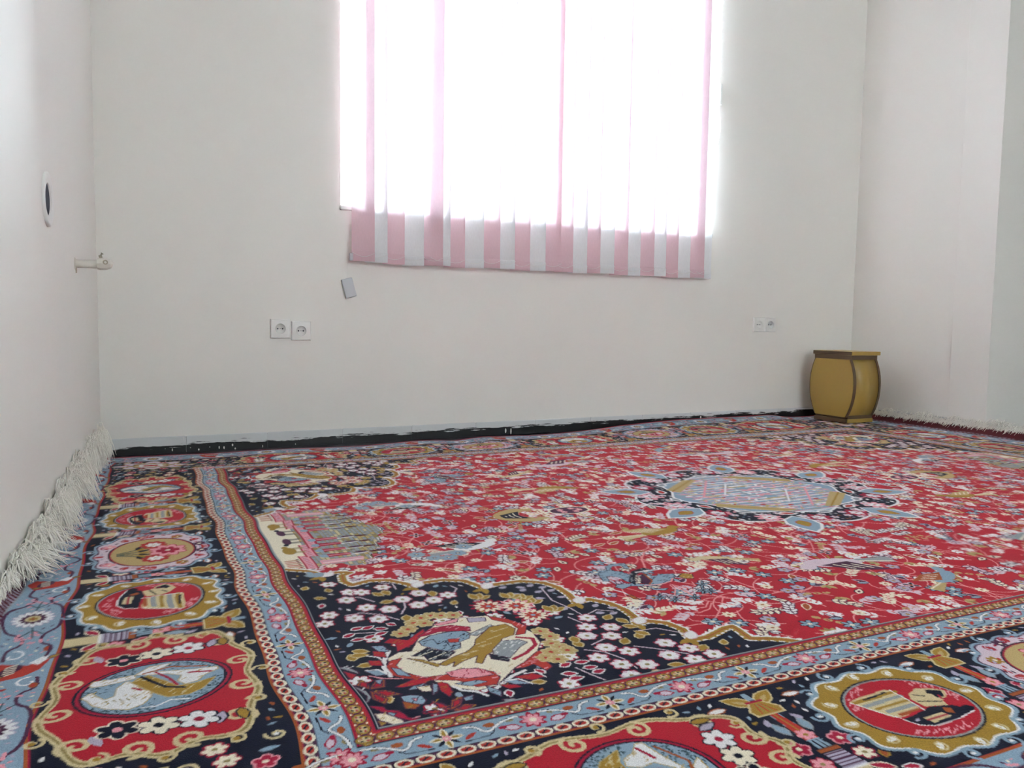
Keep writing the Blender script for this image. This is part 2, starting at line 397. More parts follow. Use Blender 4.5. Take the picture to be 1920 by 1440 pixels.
bm = bmesh.new(); lathe(bm, [(0.0, -0.002), (0.0125, -0.002), (0.0125, 0.062), (0.0, 0.062)], gp, nrm, 20); obj('pipe_stub', bm, M_pipe, tap, True)
bm = bmesh.new(); lathe(bm, [(0.0, 0.0), (0.019, 0.0), (0.017, 0.002), (0.0, 0.002)], gp, nrm, 20); obj('wall_flange', bm, M_pipe, tap, True)
bm = bmesh.new(); lathe(bm, [(0.0, 0.06), (0.017, 0.06), (0.019, 0.068), (0.0185, 0.082), (0.014, 0.096), (0.006, 0.102), (0.0, 0.103)], gp + Vector((0, 0, 0.002)), nrm, 8); obj('valve_body', bm, M_pipe, tap)
vc = gp + nrm * 0.078 + Vector((0, 0, 0.012))
bm = bmesh.new(); lathe(bm, [(0.0, 0.0), (0.007, 0.0), (0.007, 0.02), (0.004, 0.021), (0.004, 0.012), (0.0, 0.012)], vc - Vector((0, 0, 0.006)), (nrm * 0.3 - tang).normalized(), 14); obj('outlet', bm, M_metal, tap, True)
bm = bmesh.new(); tube(bm, [gp + nrm * 0.072 + Vector((0, 0, 0.012)), gp + nrm * 0.068 + Vector((0, 0, 0.026)), gp + nrm * 0.074 + Vector((0, 0, 0.034))], 0.005, 8); obj('valve_stem', bm, M_metal, tap, True)
bm = bmesh.new(); tube(bm, [gp + Vector((0, 0, -0.012)) + nrm * 0.003, gp + Vector((0, 0, -0.028)) + nrm * 0.003], 0.0022, 6); obj('bracket_screw', bm, M_metal, tap)

# ---------------------------------------------------------------- barrel-profiled stool in the corner
def stool():
    x0, x1 = 3.408, 3.606; yc, hb, ht, hm = 3.062, 0.106, 0.118, 0.150
    zb, zt = 0.046, 0.350; z0 = 0.0152
    t = tag(empty('barrel_stool', ((x0 + x1) / 2, yc, z0)), 'ochre wooden stool with barrel-shaped side panels and brown edges in the corner', 'stool')
    def half(z):
        q = (z - zb) / (zt - zb); e = hb + (ht - hb) * q
        return e + (hm - (hb + ht) / 2) * (1 - abs(2 * q - 1) ** 2.1)
    N = 18
    zs = [zb + (zt - zb) * k / N for k in range(N + 1)]
    def outline(ins):
        return [(yc - half(z) + ins, z) for z in zs] + [(yc + half(z) - ins, z) for z in reversed(zs)]
    for a, b in ((x0, x0 + 0.014), (x1 - 0.014, x1)):
        bm = bmesh.new(); prism(bm, outline(0.0), 'x', a, b); e = obj('edge_trim', bm, M_brown, t)
    for a, b in ((x0 - 0.002, x0 + 0.004), (x1 - 0.004, x1 + 0.002)):
        bm = bmesh.new(); prism(bm, outline(0.007), 'x', a, b); obj('side_panel', bm, M_gold, t)
    for s in (-1, 1):
        bm = bmesh.new(); rows = []
        for z in zs:
            y = yc + s * (half(z) - 0.004)
            rows.append([bm.verts.new((x0 + 0.014, y, z)), bm.verts.new((x1 - 0.014, y, z)), bm.verts.new((x1 - 0.014, y - s * 0.012, z)), bm.verts.new((x0 + 0.014, y - s * 0.012, z))])
        for r0, r1 in zip(rows, rows[1:]):
            for k in range(4): bm.faces.new((r0[k], r0[(k + 1) % 4], r1[(k + 1) % 4], r1[k]))
        bm.faces.new(rows[0]); bm.faces.new(rows[-1]); bmesh.ops.recalc_face_normals(bm, faces=bm.faces)
        obj('curved_panel', bm, M_gold, t, True)
    bm = bmesh.new(); box(bm, x0 + 0.002, x1 - 0.004, yc - ht - 0.004, yc + ht + 0.004, zt, zt + 0.024); obj('top_rail', bm, M_brown, t)
    bm = bmesh.new(); box(bm, x0 - 0.004, x1 + 0.012, yc - ht - 0.012, yc + ht + 0.012, zt + 0.022, zt + 0.042, 0.003); top = obj('top_board', bm, M_gold, t)
    bm = bmesh.new(); box(bm, x0 - 0.0055, x0 - 0.003, yc - ht - 0.010, yc + ht + 0.010, zt + 0.023, zt + 0.041, 0.0005); obj('front_lipping', bm, M_brown, top)
    bm = bmesh.new(); box(bm, x0 + 0.008, x1 + 0.0, yc - hb - 0.004, yc + hb + 0.004, z0, zb - 0.01, 0.002); ba = obj('base_plinth', bm, M_gold, t)
    bm = bmesh.new(); box(bm, x0 - 0.001, x0 + 0.0075, yc - hb - 0.002, yc + hb + 0.002, z0, zb - 0.01, 0.001); obj('front_lipping', bm, M_brown, ba)
    bm = bmesh.new(); box(bm, x0 + 0.010, x1 - 0.004, yc - hb - 0.002, yc + hb + 0.002, zb - 0.01, zb + 0.008); obj('bottom_rail', bm, M_brown, t)
stool()

# outlines of the carpet's figures, traced in design millimetres
SPANDREL = [(1,697),(18,684),(41,669),(55,651),(67,620),(92,636),(113,630),(123,622),(104,608),(98,568),(106,541),(121,548),(146,557),(150,555),(179,546),(202,513),(210,493),(232,507),(277,509),(314,490),(332,439),(365,448),(417,448),(454,423),(468,388),(469,347),(460,301),(491,307),(515,274),(523,234),(519,195),(505,171),(532,173),(554,153),(561,119),(546,77),(577,75),(616,89),(624,93),(647,95),(643,70),(637,42),(665,30),(690,12),(715,-13)]
CORNER = [
 ('cream', 0, [(117,208),(145,260),(182,296),(229,313),(281,304),(311,253),(323,206),(316,164),(293,132),(260,106),(231,90),(207,69),(184,49),(154,46),(126,66),(107,100),(72,119),(70,160),(76,195),(97,211)]),
 ('red', 0, [(86,258),(99,271),(123,253),(160,288),(159,277),(126,235),(97,217),(102,246)]),
 ('rust', 0, [(233,90),(260,106),(293,132),(306,136),(290,113),(287,75),(274,67),(267,94),(247,88)]),
 ('rust', 0, [(284,300),(309,276),(326,235),(309,206),(294,207),(309,230),(307,255),(284,284)]),
 ('crimson', 7, [(291,197),(312,183),(305,158),(276,134),(248,121)]),
 ('rust', 0, [(66,167),(77,185),(94,188),(79,166),(82,137),(100,111),(130,107),(152,115),(181,112),(199,91),(200,72),(186,53),(158,56),(141,85),(107,100),(76,118),(62,137)]),
 ('pink', 0, [(136,114),(163,118),(189,106),(195,83),(160,85),(138,99)]),
 ('sky', 0, [(133,76),(166,74),(176,66),(151,62)]),
 ('sky', 0, [(71,160),(80,151),(85,122),(71,133)]),
 ('sky', 0, [(138,241),(163,258),(194,262),(221,256),(226,242),(217,224),(198,215),(191,192),(169,185),(150,209),(139,224)]),
 ('crimson', 0, [(143,261),(174,288),(208,288),(235,268),(230,252),(209,261),(180,268),(156,261)]),
 ('navy', 2, [(144,238),(162,242),(163,219),(179,229),(178,202),(196,205)]),
 ('navy', 2, [(138,241),(163,258),(194,262),(221,256),(226,242)]),
 ('navy', 0, [(113,190),(143,212),(154,197),(178,181),(156,161),(130,163),(129,183)]),
 ('cream', 2, [(121,186),(146,196)]),
 ('cream', 2, [(132,169),(164,183)]),
 ('rust', 0, [(185,232),(201,228),(196,216),(182,219)]),
 ('steel', 0, [(222,238),(271,264),(274,257),(232,228)]),
 ('gold', 0, [(226,214),(266,254),(296,257),(303,232),(290,209),(266,202),(240,165),(216,150),(197,124),(191,131),(205,155),(175,143),(154,129),(165,147),(145,137),(138,145),(171,164),(196,174),(215,192)]),
 ('beige', 2, [(261,233),(294,242)]),
 ('beige', 2, [(243,207),(271,217)]),
 ('beige', 2, [(218,185),(243,190)]),
 ('beige', 2, [(184,164),(213,172)]),
 ('gold', 0, [(103,184),(121,171),(139,144),(133,138),(120,162)]),
 ('lilac', 0, [(246,306),(275,297),(271,283),(243,288)]),
 ('steel', 0, [(262,193),(290,186),(297,172),(277,159),(245,128),(225,141),(236,167)]),
 ('navy', 0, [(223,152),(243,128),(237,116),(218,134)]),
 ('pink', 0, [(183,302),(230,310),(223,297),(189,293)]),
 ('red', 0, [(54,97),(84,110),(113,106),(94,93),(64,93)]),
 ('red', 0, [(116,87),(123,80),(120,57),(112,44),(107,62),(110,86)]),
 ('sky', 0, [(105,88),(109,82),(100,62),(93,58)]),
 ('sky', 0, [(68,83),(78,91),(94,93),(82,81)]),
 ('cream', 0, [(80,86),(98,83),(94,68),(83,71)]),
 ('white', 6, [(181,42),(219,69),(244,78)]),
 ('white', 7, [(84,222),(68,189),(61,164),(60,133)]),
 ('white', 5, [(127,70),(134,54),(152,43),(161,27)]),
 ('red', 0, [(219,64),(248,65),(263,49),(239,47)]),
 ('sky', 0, [(199,60),(217,56),(230,38),(211,44)]),
 ('red', 0, [(190,49),(210,42),(216,33),(197,35)]),
 ('sky', 0, [(171,51),(183,33),(178,19),(168,36)]),
 ('white', 3, [(238,69),(258,67),(262,48)]),
 ('white', 3, [(202,58),(223,56),(234,36)]),
 ('sky', 0, [(34,162),(50,160),(57,139),(42,143)]),
 ('sky', 0, [(64,251),(81,247),(84,222),(70,228)]),
 ('red', 0, [(62,231),(76,221),(74,201),(59,213)]),
 ('red', 0, [(47,198),(63,191),(62,173),(46,180)]),
 ('white', 3, [(49,217),(63,206),(69,184)]),
 ('white', 3, [(34,164),(51,162),(58,141)]),
 ('pink', 3, [(33,145),(47,130),(72,119)]),
 ('orange', 0, [(19,105),(8,122),(17,135),(23,123)]),
 ('orange', 0, [(20,104),(34,123),(48,125),(40,104)]),
 ('orange', 0, [(20,96),(37,93),(53,74),(32,75)]),
 ('orange', 0, [(18,97),(31,68),(24,56),(14,75)]),
 ('orange', 0, [(102,10),(87,21),(85,40),(96,28)]),
 ('orange', 0, [(102,10),(111,33),(127,36),(118,18)]),
 ('orange', 0, [(105,7),(124,16),(137,10),(120,-1)]),
 ('orange', 0, [(92,7),(75,8),(65,18),(82,17)]),
 ('red', 0, [(18,111),(12,121),(17,129),(21,122)]),
 ('red', 0, [(26,108),(35,119),(43,121),(38,108)]),
 ('red', 0, [(26,92),(36,90),(46,78),(33,79)]),
 ('red', 0, [(20,88),(27,70),(23,63),(17,75)]),
 ('red', 0, [(99,16),(89,22),(88,34),(95,27)]),
 ('red', 0, [(107,16),(113,29),(122,31),(117,21)]),
 ('red', 0, [(112,8),(123,12),(131,9),(120,3)]),
 ('red', 0, [(87,9),(76,10),(70,16),(81,15)]),
 ('orange', 0, [(48,53),(67,37),(58,30),(46,35)]),
 ('sky', 0, [(50,67),(63,67),(75,60),(78,47),(71,37),(62,43),(50,54)]),
 ('pink', 0, [(63,56),(68,55),(65,49)]),
 ('steel', 0, [(1,190),(12,188),(22,167),(22,159),(10,177)]),
 ('red', 0, [(5,173),(17,156),(7,143)]),
 ('steel', 0, [(3,120),(12,100),(12,80),(3,68),(10,85)]),
 ('steel', 0, [(74,-6),(90,1),(115,-3),(97,-5)]),
 ('crimson', 0, [(4,57),(19,50),(21,40),(35,33),(41,19),(43,11),(63,-1),(51,-3),(33,15),(16,37)]),
 ('cream', 0, [(5,35),(16,33),(35,7),(34,-2),(22,3),(7,20)]),
 ('sky', 0, [(20,34),(30,28),(26,22)]),
 ('gold', 0, [(5,17),(14,10),(6,5)]),
 ('steel', 0, [(176,9),(191,6),(200,-8),(185,-3)]),
 ('red', 0, [(150,1),(171,3),(185,-9)]),
 ('sky', 0, [(35,127),(45,127),(37,113)]),
 ('sky', 0, [(128,33),(142,35),(138,25),(128,25)]),
]
BEIGE_FL = [(193,341),(209,335),(229,329),(173,337),(154,321),(137,298),(120,285),(171,313),(338,206),(343,180),(331,153),(337,134),(340,119),(313,123),(295,106),(309,95)]
TOP_FL = [(303,344),(359,277),(351,328)]
TOP_GOLD = [(298,385),(372,354),(380,329),(399,280),(355,369)]
WHITE_FL = [(89,503),(109,495),(73,466),(98,418),(134,396),(68,379),(105,360),(169,433),(188,397),(222,410),(207,453),(255,425),(441,228),(419,192),(399,158),(456,176),(436,142),(401,105),(426,78),(369,76),(388,42),(382,4),(424,27),(475,41),(499,83),(520,51),(503,13),(543,17)]
RED_LV = [(60,331),(78,326),(96,321),(41,305),(71,286),(91,295),(50,287),(309,69),(299,47),(301,28),(336,73),(338,52),(343,33),(336,-4),(303,-2)]
GOLD_LV = [(466,208),(487,205),(368,122),(435,105),(471,115),(496,122),(477,4),(417,3),(552,51),(376,164),(478,173),(291,347),(149,489),(141,463),(127,430),(154,358),(233,454),(32,245),(27,207),(26,227),(28,183)]
LILAC_LV = [(367,422),(399,417),(422,411),(398,393),(374,383),(439,396),(447,373),(421,375),(407,350),(448,340),(428,275),(485,268),(506,256),(472,242),(494,226)]
VINES = [[(436,393),(424,328),(436,279),(439,242)],[(444,240),(475,255),(500,237)],[(365,110),(388,92),(402,57),(402,22)],[(411,244),(421,210)],[(490,143),(523,141),(551,105)],[(387,123),(420,137)],[(445,92),(472,69),(506,33)],[(318,58),(327,30),(337,7)],[(44,317),(71,309),(97,303)],[(75,473),(98,470),(118,440)],[(56,396),(84,398),(112,379),(136,344)],[(169,426),(163,394),(148,367)],[(174,490),(178,520),(157,536)],[(231,421),(271,434),(283,452),(277,470)]]
LION = [
 ('white', 0, [(-320,192),(-312,206),(-305,191),(-294,175),(-283,182),(-282,212),(-274,229),(-264,221),(-256,193),(-243,180),(-242,160),(-250,141),(-266,132),(-289,145),(-304,161),(-314,184)]),
 ('white', 0, [(-316,235),(-313,249),(-290,247),(-267,250),(-264,238),(-283,232),(-303,228),(-312,228)]),
 ('white', 0, [(-264,251),(-248,275),(-222,278),(-233,264),(-248,253),(-223,246),(-197,239),(-164,234),(-163,225),(-180,210),(-188,192),(-202,186),(-211,202),(-207,222),(-227,239),(-243,242)]),
 ('gold', 0, [(-267,222),(-260,236),(-249,240),(-228,209),(-212,182),(-192,182),(-167,194),(-182,161),(-198,148),(-222,151),(-239,174),(-254,200)]),
 ('navy', 5, [(-257,239),(-241,211),(-225,186),(-203,174)]),
 ('orange', 4, [(-255,251),(-222,264),(-177,244)]),
 ('crimson', 4, [(-240,249),(-224,220),(-212,188)]),
 ('white', 3, [(-251,129),(-235,127),(-219,139),(-199,133)]),
 ('crimson', 4, [(-264,201),(-254,189)]),
 ('crimson', 5, [(-199,229),(-172,220)]),
 ('olive', 1.5, [(-292,170),(-288,161)]),
 ('olive', 1.5, [(-284,170),(-280,161)]),
 ('olive', 1.5, [(-277,170),(-273,161)]),
 ('olive', 1.5, [(-269,169),(-265,160)]),
 ('olive', 1.5, [(-261,169),(-257,160)]),
]
LADY = [
 ('beige', 0, [(618,-194),(646,-189),(698,-188),(706,-193),(703,-223),(696,-248),(656,-256),(640,-252),(632,-232),(622,-211)]),
 ('gold', 7, [(622,-199),(707,-198)]),
 ('steel', 8, [(630,-212),(703,-211)]),
 ('gold', 6, [(639,-225),(699,-224)]),
 ('steel', 8, [(647,-237),(696,-237)]),
 ('orange', 6, [(655,-250),(692,-249)]),
 ('navy', 4, [(644,-198),(691,-194)]),
 ('navy', 0, [(648,-261),(686,-256),(714,-251),(730,-255),(748,-260),(754,-268),(765,-267),(774,-277),(763,-283),(726,-290),(701,-292),(676,-291),(659,-284),(652,-273)]),
 ('white', 2, [(647,-261),(654,-281),(675,-292),(717,-291),(762,-284)]),
 ('beige', 0, [(719,-212),(744,-203),(767,-213),(779,-225),(767,-238),(748,-245),(743,-258),(708,-248),(708,-234),(708,-225)]),
 ('navy', 0, [(755,-212),(774,-223),(761,-239),(749,-237),(751,-225),(746,-220)]),
 ('navy', 3, [(723,-216),(735,-225)]),
 ('navy', 3, [(713,-233),(745,-247)]),
 ('crimson', 3, [(758,-231),(752,-241),(761,-245)]),
 ('beige', 0, [(676,-270),(715,-268),(719,-281),(679,-285)]),
 ('crimson', 3, [(676,-276),(717,-276)]),
 ('orange', 0, [(728,-260),(739,-265),(730,-278),(721,-271)]),
 ('white', 2, [(618,-197),(634,-235),(647,-257)]),
 ('white', 2, [(704,-191),(703,-223),(698,-255)]),
]
BEAST = [
 ('sky', 0, [(587,430),(603,444),(618,441),(632,425),(641,400),(634,369),(620,349),(612,365),(613,392),(601,407),(590,408),(580,379),(570,383),(577,407)]),
 ('sky', 0, [(615,351),(635,336),(657,347),(698,377),(728,367),(711,344),(688,327),(652,323),(625,328),(605,340),(581,331),(573,344),(583,355)]),
 ('sky', 0, [(613,440),(625,464),(646,477),(674,469),(664,436),(655,437),(660,456),(639,462),(621,444)]),
 ('sky', 0, [(634,324),(640,306),(663,299),(651,292),(633,303)]),
 ('navy', 0, [(617,363),(657,414),(692,425),(703,409),(674,407),(648,390),(617,344)]),
 ('plum', 0, [(635,343),(656,380),(673,394),(657,347),(643,333)]),
 ('orange', 4, [(671,391),(661,348),(646,335)]),
 ('white', 4, [(661,406),(686,409),(717,404)]),
 ('pinkl', 4, [(632,331),(665,324),(694,331),(709,345)]),
 ('gold', 0, [(728,350),(747,363),(761,350),(747,329),(730,336)]),
 ('white', 0, [(728,367),(738,360),(724,352)]),
 ('pinkl', 4, [(698,426),(727,482),(764,523),(804,540),(816,526)]),
 ('pinkl', 3, [(678,312),(673,289),(652,262)]),
 ('pinkl', 3, [(701,328),(723,299)]),
 ('pinkl', 3, [(683,316),(705,273)]),
 ('pinkl', 3, [(683,310),(684,248)]),
 ('pinkl', 3, [(582,263),(621,252),(674,229),(722,175)]),
 ('pinkl', 3, [(646,189),(666,188),(691,211)]),
 ('pinkl', 3, [(635,169),(666,177),(689,200)]),
 ('white', 4, [(533,312),(541,333),(558,338),(570,314),(572,290)]),
 ('orange', 0, [(569,300),(576,294),(577,268),(569,276)]),
 ('sky', 0, [(619,264),(627,272),(630,278),(624,273)]),
 ('sky', 0, [(619,264),(628,262),(635,264),(630,266)]),
 ('sky', 0, [(619,264),(619,254),(623,250),(624,257)]),
 ('sky', 0, [(619,264),(611,256),(608,249),(614,254)]),
 ('sky', 0, [(619,264),(609,263),(602,259),(609,259)]),
 ('sky', 0, [(619,264),(616,272),(611,275),(612,269)]),
 ('sky', 0, [(639,244),(647,252),(649,258),(643,253)]),
 ('sky', 0, [(639,244),(648,242),(655,244),(649,246)]),
 ('sky', 0, [(639,244),(638,235),(642,230),(643,237)]),
 ('sky', 0, [(639,244),(630,236),(628,230),(634,235)]),
 ('sky', 0, [(639,244),(628,243),(621,239),(628,239)]),
 ('sky', 0, [(639,244),(636,252),(631,255),(632,249)]),
 ('sky', 0, [(680,238),(689,246),(691,252),(685,247)]),
 ('sky', 0, [(680,238),(689,236),(697,238),(691,240)]),
 ('sky', 0, [(680,238),(680,229),(683,224),(685,231)]),
 ('sky', 0, [(680,238),(672,230),(669,223),(675,229)]),
 ('sky', 0, [(680,238),(670,237),(662,233),(670,233)]),
 ('sky', 0, [(680,238),(678,246),(672,249),(673,243)]),
 ('sky', 0, [(740,292),(749,301),(752,308),(746,302)]),
 ('sky', 0, [(740,292),(750,290),(758,293),(752,295)]),
 ('sky', 0, [(740,292),(739,282),(743,277),(744,284)]),
 ('sky', 0, [(740,292),(730,283),(727,276),(734,282)]),
 ('sky', 0, [(740,292),(729,291),(721,286),(728,287)]),
 ('sky', 0, [(740,292),(737,301),(732,304),(733,297)]),
 ('sky', 0, [(719,263),(728,272),(731,278),(725,273)]),
 ('sky', 0, [(719,263),(729,261),(736,264),(731,266)]),
 ('sky', 0, [(719,263),(719,254),(722,249),(724,256)]),
 ('sky', 0, [(719,263),(710,255),(707,248),(714,253)]),
 ('sky', 0, [(719,263),(708,262),(701,258),(708,258)]),
 ('sky', 0, [(719,263),(717,272),(711,274),(712,268)]),
 ('sky', 0, [(730,253),(739,261),(742,267),(736,262)]),
 ('sky', 0, [(730,253),(739,251),(747,253),(741,255)]),
 ('sky', 0, [(730,253),(729,243),(733,238),(734,245)]),
 ('sky', 0, [(730,253),(721,244),(718,238),(724,243)]),
 ('sky', 0, [(730,253),(719,252),(711,247),(719,248)]),
 ('sky', 0, [(730,253),(727,261),(722,264),(723,258)]),
]

# ---------------------------------------------------------------- the carpet's design
# design coordinates in metres: u along the carpet's length, v across it, (0, 0) the near left corner of
# the red field; the design mirrors about its two middle axes, so one quarter is drawn as a knot map
FU, FV = 2.92, 1.866
GU, MB, OG = 0.097, 0.347, 0.447                 # inner guards end, main border ends, outer guard ends
EU, EV = 0.480, 0.462                            # half-open ends: kilim band, selvage
RES = 0.0013
PAL = {}
PLIST = []
def pal(n, s): PAL[n] = len(PLIST); PLIST.append(hx(s))
for n_, s_ in (('red', 'a81c2c'), ('navy', '0e1226'), ('sky', '839bae'), ('gold', '9a7a2e'), ('beige', 'c3b48c'), ('cream', 'ddd5bf'), ('white', 'dcdcdc'), ('crimson', '9c1736'), ('orange', '9a4f26'), ('pink', 'd9929c'), ('pinkl', 'd98f8f'), ('olive', '8b7d4e'), ('lilac', 'a7a0b4'), ('steel', '8b9296'), ('rust', 'ac342a'), ('plum', '4a2340'), ('kilim', '4c0d16'), ('tan', 'b09a68'), ('pale', 'cbb9c4'), ('green', '2f4a50')):
    pal(n_, s_)
QU0, QV0 = -0.60, -0.50
NU = int(round((FU / 2 - QU0) / RES)); NV = int(round((FV / 2 - QV0) / RES))
QM = np.full((NV, NU), PAL['red'], np.uint8)
US = QU0 + (np.arange(NU) + 0.5) * RES; VS = QV0 + (np.arange(NV) + 0.5) * RES

def win_(x0, x1, y0, y1):
    a = max(int((x0 - QU0) / RES) - 1, 0); b = min(int((x1 - QU0) / RES) + 2, NU)
    c = max(int((y0 - QV0) / RES) - 1, 0); d = min(int((y1 - QV0) / RES) + 2, NV)
    return a, b, c, d
class Frame:
    """maps a motif's own axes onto the design plane"""
    def __init__(s, o=(0, 0), rot=0.0, sc=1.0, mx=1, swap=False):
        c, q = math.cos(rot) * sc, math.sin(rot) * sc
        s.o = np.array(o, float); s.A = np.array([[c * mx, -q], [q * mx, c]])
        if swap: s.A = s.A[::-1].copy()
    def __call__(s, p): return np.asarray(p, float) @ s.A.T + s.o
ID = Frame()
def poly(P, c, F=ID):
    P = F(P); a, b, e, d = win_(P[:, 0].min(), P[:, 0].max(), P[:, 1].min(), P[:, 1].max())
    if a >= b or e >= d: return
    X = US[a:b][None, :]; Y = VS[e:d][:, None]; ins = np.zeros((d - e, b - a), bool)
    Q = np.roll(P, -1, 0)
    for (x0, y0), (x1, y1) in zip(P, Q):
        if y0 == y1: continue
        ins ^= ((y0 > Y) != (y1 > Y)) & (X < (x1 - x0) * (Y - y0) / (y1 - y0) + x0)
    QM[e:d, a:b][ins] = PAL[c]
def line(P, w, c, F=ID):
    P = F(P); r = w / 2
    for (x0, y0), (x1, y1) in zip(P[:-1], P[1:]):
        a, b, e, d = win_(min(x0, x1) - r, max(x0, x1) + r, min(y0, y1) - r, max(y0, y1) + r)
        if a >= b or e >= d: continue
        X = US[a:b][None, :]; Y = VS[e:d][:, None]; dx, dy = x1 - x0, y1 - y0; L = dx * dx + dy * dy + 1e-12
        t = np.clip(((X - x0) * dx + (Y - y0) * dy) / L, 0, 1)
        QM[e:d, a:b][(X - x0 - t * dx) ** 2 + (Y - y0 - t * dy) ** 2 < r * r] = PAL[c]
def smooth(P):
    P = np.asarray(P, float)
    for _ in range(2):
        Q = [P[0]]
        for a, b in zip(P[:-1], P[1:]): Q += [a * .75 + b * .25, a * .25 + b * .75]
        P = np.array(Q + [P[-1]])
    return P
def ell(x, y, a_, b_, c, rot=0.0, F=ID):
    t = np.linspace(0, 2 * PI, 20 if a_ < 0.03 else 56, endpoint=False)
    cr, sr = math.cos(rot), math.sin(rot)
    ex, ey = a_ * np.cos(t), b_ * np.sin(t)
    poly(np.stack([x + ex * cr - ey * sr, y + ex * sr + ey * cr], 1), c, F)
def leaf(x, y, L, w, ang, c, oc=None, F=ID):
    t = np.array([(0, 0), (0.25, 0.42), (0.5, 0.5), (0.78, 0.3), (1, 0), (0.78, -0.3), (0.5, -0.5), (0.25, -0.42)])
    def mk(l, ww, off):
        p = np.stack([(t[:, 0] * l + off), t[:, 1] * ww], 1); ca, sa = math.cos(ang), math.sin(ang)
        return np.stack([x + p[:, 0] * ca - p[:, 1] * sa, y + p[:, 0] * sa + p[:, 1] * ca], 1)
    if oc: poly(mk(L + 0.005, w + 0.0055, -0.0025), oc, F)
    poly(mk(L, w, 0), c, F)
def flower(x, y, r, n, c, oc=None, cc='gold', F=ID, rot=0.0, pw=0.85):
    for col, g in (((oc, 0.0022),) if oc else ()) + ((c, 0.0),):
        for k in range(n):
            a = rot + 2 * PI * k / n
            ell(x + 0.62 * r * math.cos(a), y + 0.62 * r * math.sin(a), 0.42 * r + g, pw * 2.2 * r / n + g, col, a, F)
    ell(x, y, 0.27 * r, 0.27 * r, cc, 0, F)
def scroll(x, y, r, turns, a0, w, c, F=ID, d=1):
    t = np.linspace(0, 1, 22); a = a0 + d * turns * 2 * PI * t; rr = r * (1 - 0.8 * t)
    line(np.stack([x + rr * np.cos(a), y + rr * np.sin(a)], 1), w, c, F)
def traced(lst, F=ID, o=(0, 0), rim=None):
    for c, w, p in lst:
        P = np.array(p, float) / 1000 - np.array(o)
        if w: line(P, w / 1000, c, F)
        else:
            if rim: line(np.concatenate([P, P[:1]]), .0034, rim, F)
            poly(P, c, F)
            if not rim: continue
            lo, hi = P.min(0), P.max(0); n = int(min(60, (hi - lo).prod() * 9000)); ang = R.uniform(-.4, .4) + .5
            for _ in range(n):                    # shading stitches inside the figure
                q = lo + R.rand(2) * (hi - lo); g = F(q); iu, iv = int((g[0] - QU0) / RES), int((g[1] - QV0) / RES)
                if 0 <= iu < NU and 0 <= iv < NV and QM[iv, iu] == PAL[c] and c in HATCH: line([q, q + np.array([math.cos(ang), math.sin(ang)]) * R.uniform(.004, .010)], .0017, HATCH[c], F)
HATCH = {'sky': 'navy', 'gold': 'beige', 'rust': 'pink', 'crimson': 'pink', 'red': 'orange', 'steel': 'white', 'navy': 'steel', 'white': 'tan', 'cream': 'tan', 'pink': 'crimson', 'orange': 'gold'}
R = np.random.RandomState(11)

# red field: a thicket of vines, leaves, blossoms and birds
def spray(x, y, ang, n, sp, c, oc, L=0.016, w=0.008, stem='pinkl'):
    """a curving stem with paired leaves"""
    px, py, a = x, y, ang; cur = R.uniform(-0.25, 0.25); pts = [(x, y)]; lv = []
    for k in range(n):
        a += cur; px += sp * math.cos(a); py += sp * math.sin(a); pts.append((px, py)); lv.append((px, py, a))
    line(pts, 0.0026, stem)
    for i, (lx, ly, la) in enumerate(lv):
        for s in (-1, 1): leaf(lx, ly, L * R.uniform(0.8, 1.2), w, la + s * R.uniform(0.5, 1.0), c, oc)
    leaf(px, py, L, w, a, c, oc)
def field():
    pts = []
    for _ in range(9000):
        p = (R.uniform(0.0, FU / 2), R.uniform(0.0, FV / 2))
        if all((p[0] - q[0]) ** 2 + (p[1] - q[1]) ** 2 > 0.0305 ** 2 for q in pts): pts.append(p)
    for i, (x, y) in enumerate(pts[::3]):
        a = R.uniform(0, 2 * PI); t = np.linspace(0, 1, 14); k = R.uniform(-2.6, 2.6)
        line(np.stack([x + 0.13 * t * np.cos(a + k * t), y + 0.13 * t * np.sin(a + k * t)], 1), 0.0026, 'pinkl')
    for i, (x, y) in enumerate(pts):
        k = R.randint(-5, 20); a = R.uniform(0, 2 * PI)
        if k < 7: spray(x, y, a, R.randint(2, 6), 0.012, ['white', 'white', 'pale', 'cream'][R.randint(0, 4)], 'plum' if R.rand() < 0.35 else None, 0.018, 0.0085)
        elif k < 9: flower(x, y, 0.017, 6, 'sky', 'navy', 'cream', rot=a, pw=.6)
        elif k < 11: flower(x, y, 0.014, 5, 'lilac', 'plum', 'gold', rot=a)
        elif k < 13: flower(x, y, 0.013, 8, 'cream', None, 'crimson', rot=a); ell(x, y, 0.0025, 0.0025, 'gold')
        elif k < 15:
            for s in (-0.7, 0, 0.7): leaf(x, y, 0.024, 0.011, a + s, 'tan' if s else 'olive', None)
        elif k < 16: leaf(x, y, 0.032, 0.014, a, 'cream', 'navy'); leaf(x + 0.008 * math.cos(a), y + 0.008 * math.sin(a), 0.014, 0.006, a, 'plum')
        elif k < 17: leaf(x, y, 0.03, 0.012, a, 'plum', 'pale'); leaf(x, y, 0.026, 0.01, a + 0.8, 'sky', 'plum')
        elif k < 18: flower(x, y, 0.016, 4, 'navy', 'pale', 'orange', rot=a, pw=0.42)
        elif k < 19:
            for s in (-0.02, 0, 0.02): ell(x + s * math.cos(a), y + s * math.sin(a), 0.008, 0.006, 'tan', a); ell(x + s, y, 0.003, 0.003, 'crimson')
        else: leaf(x, y, 0.036, 0.013, a, 'orange', 'cream')
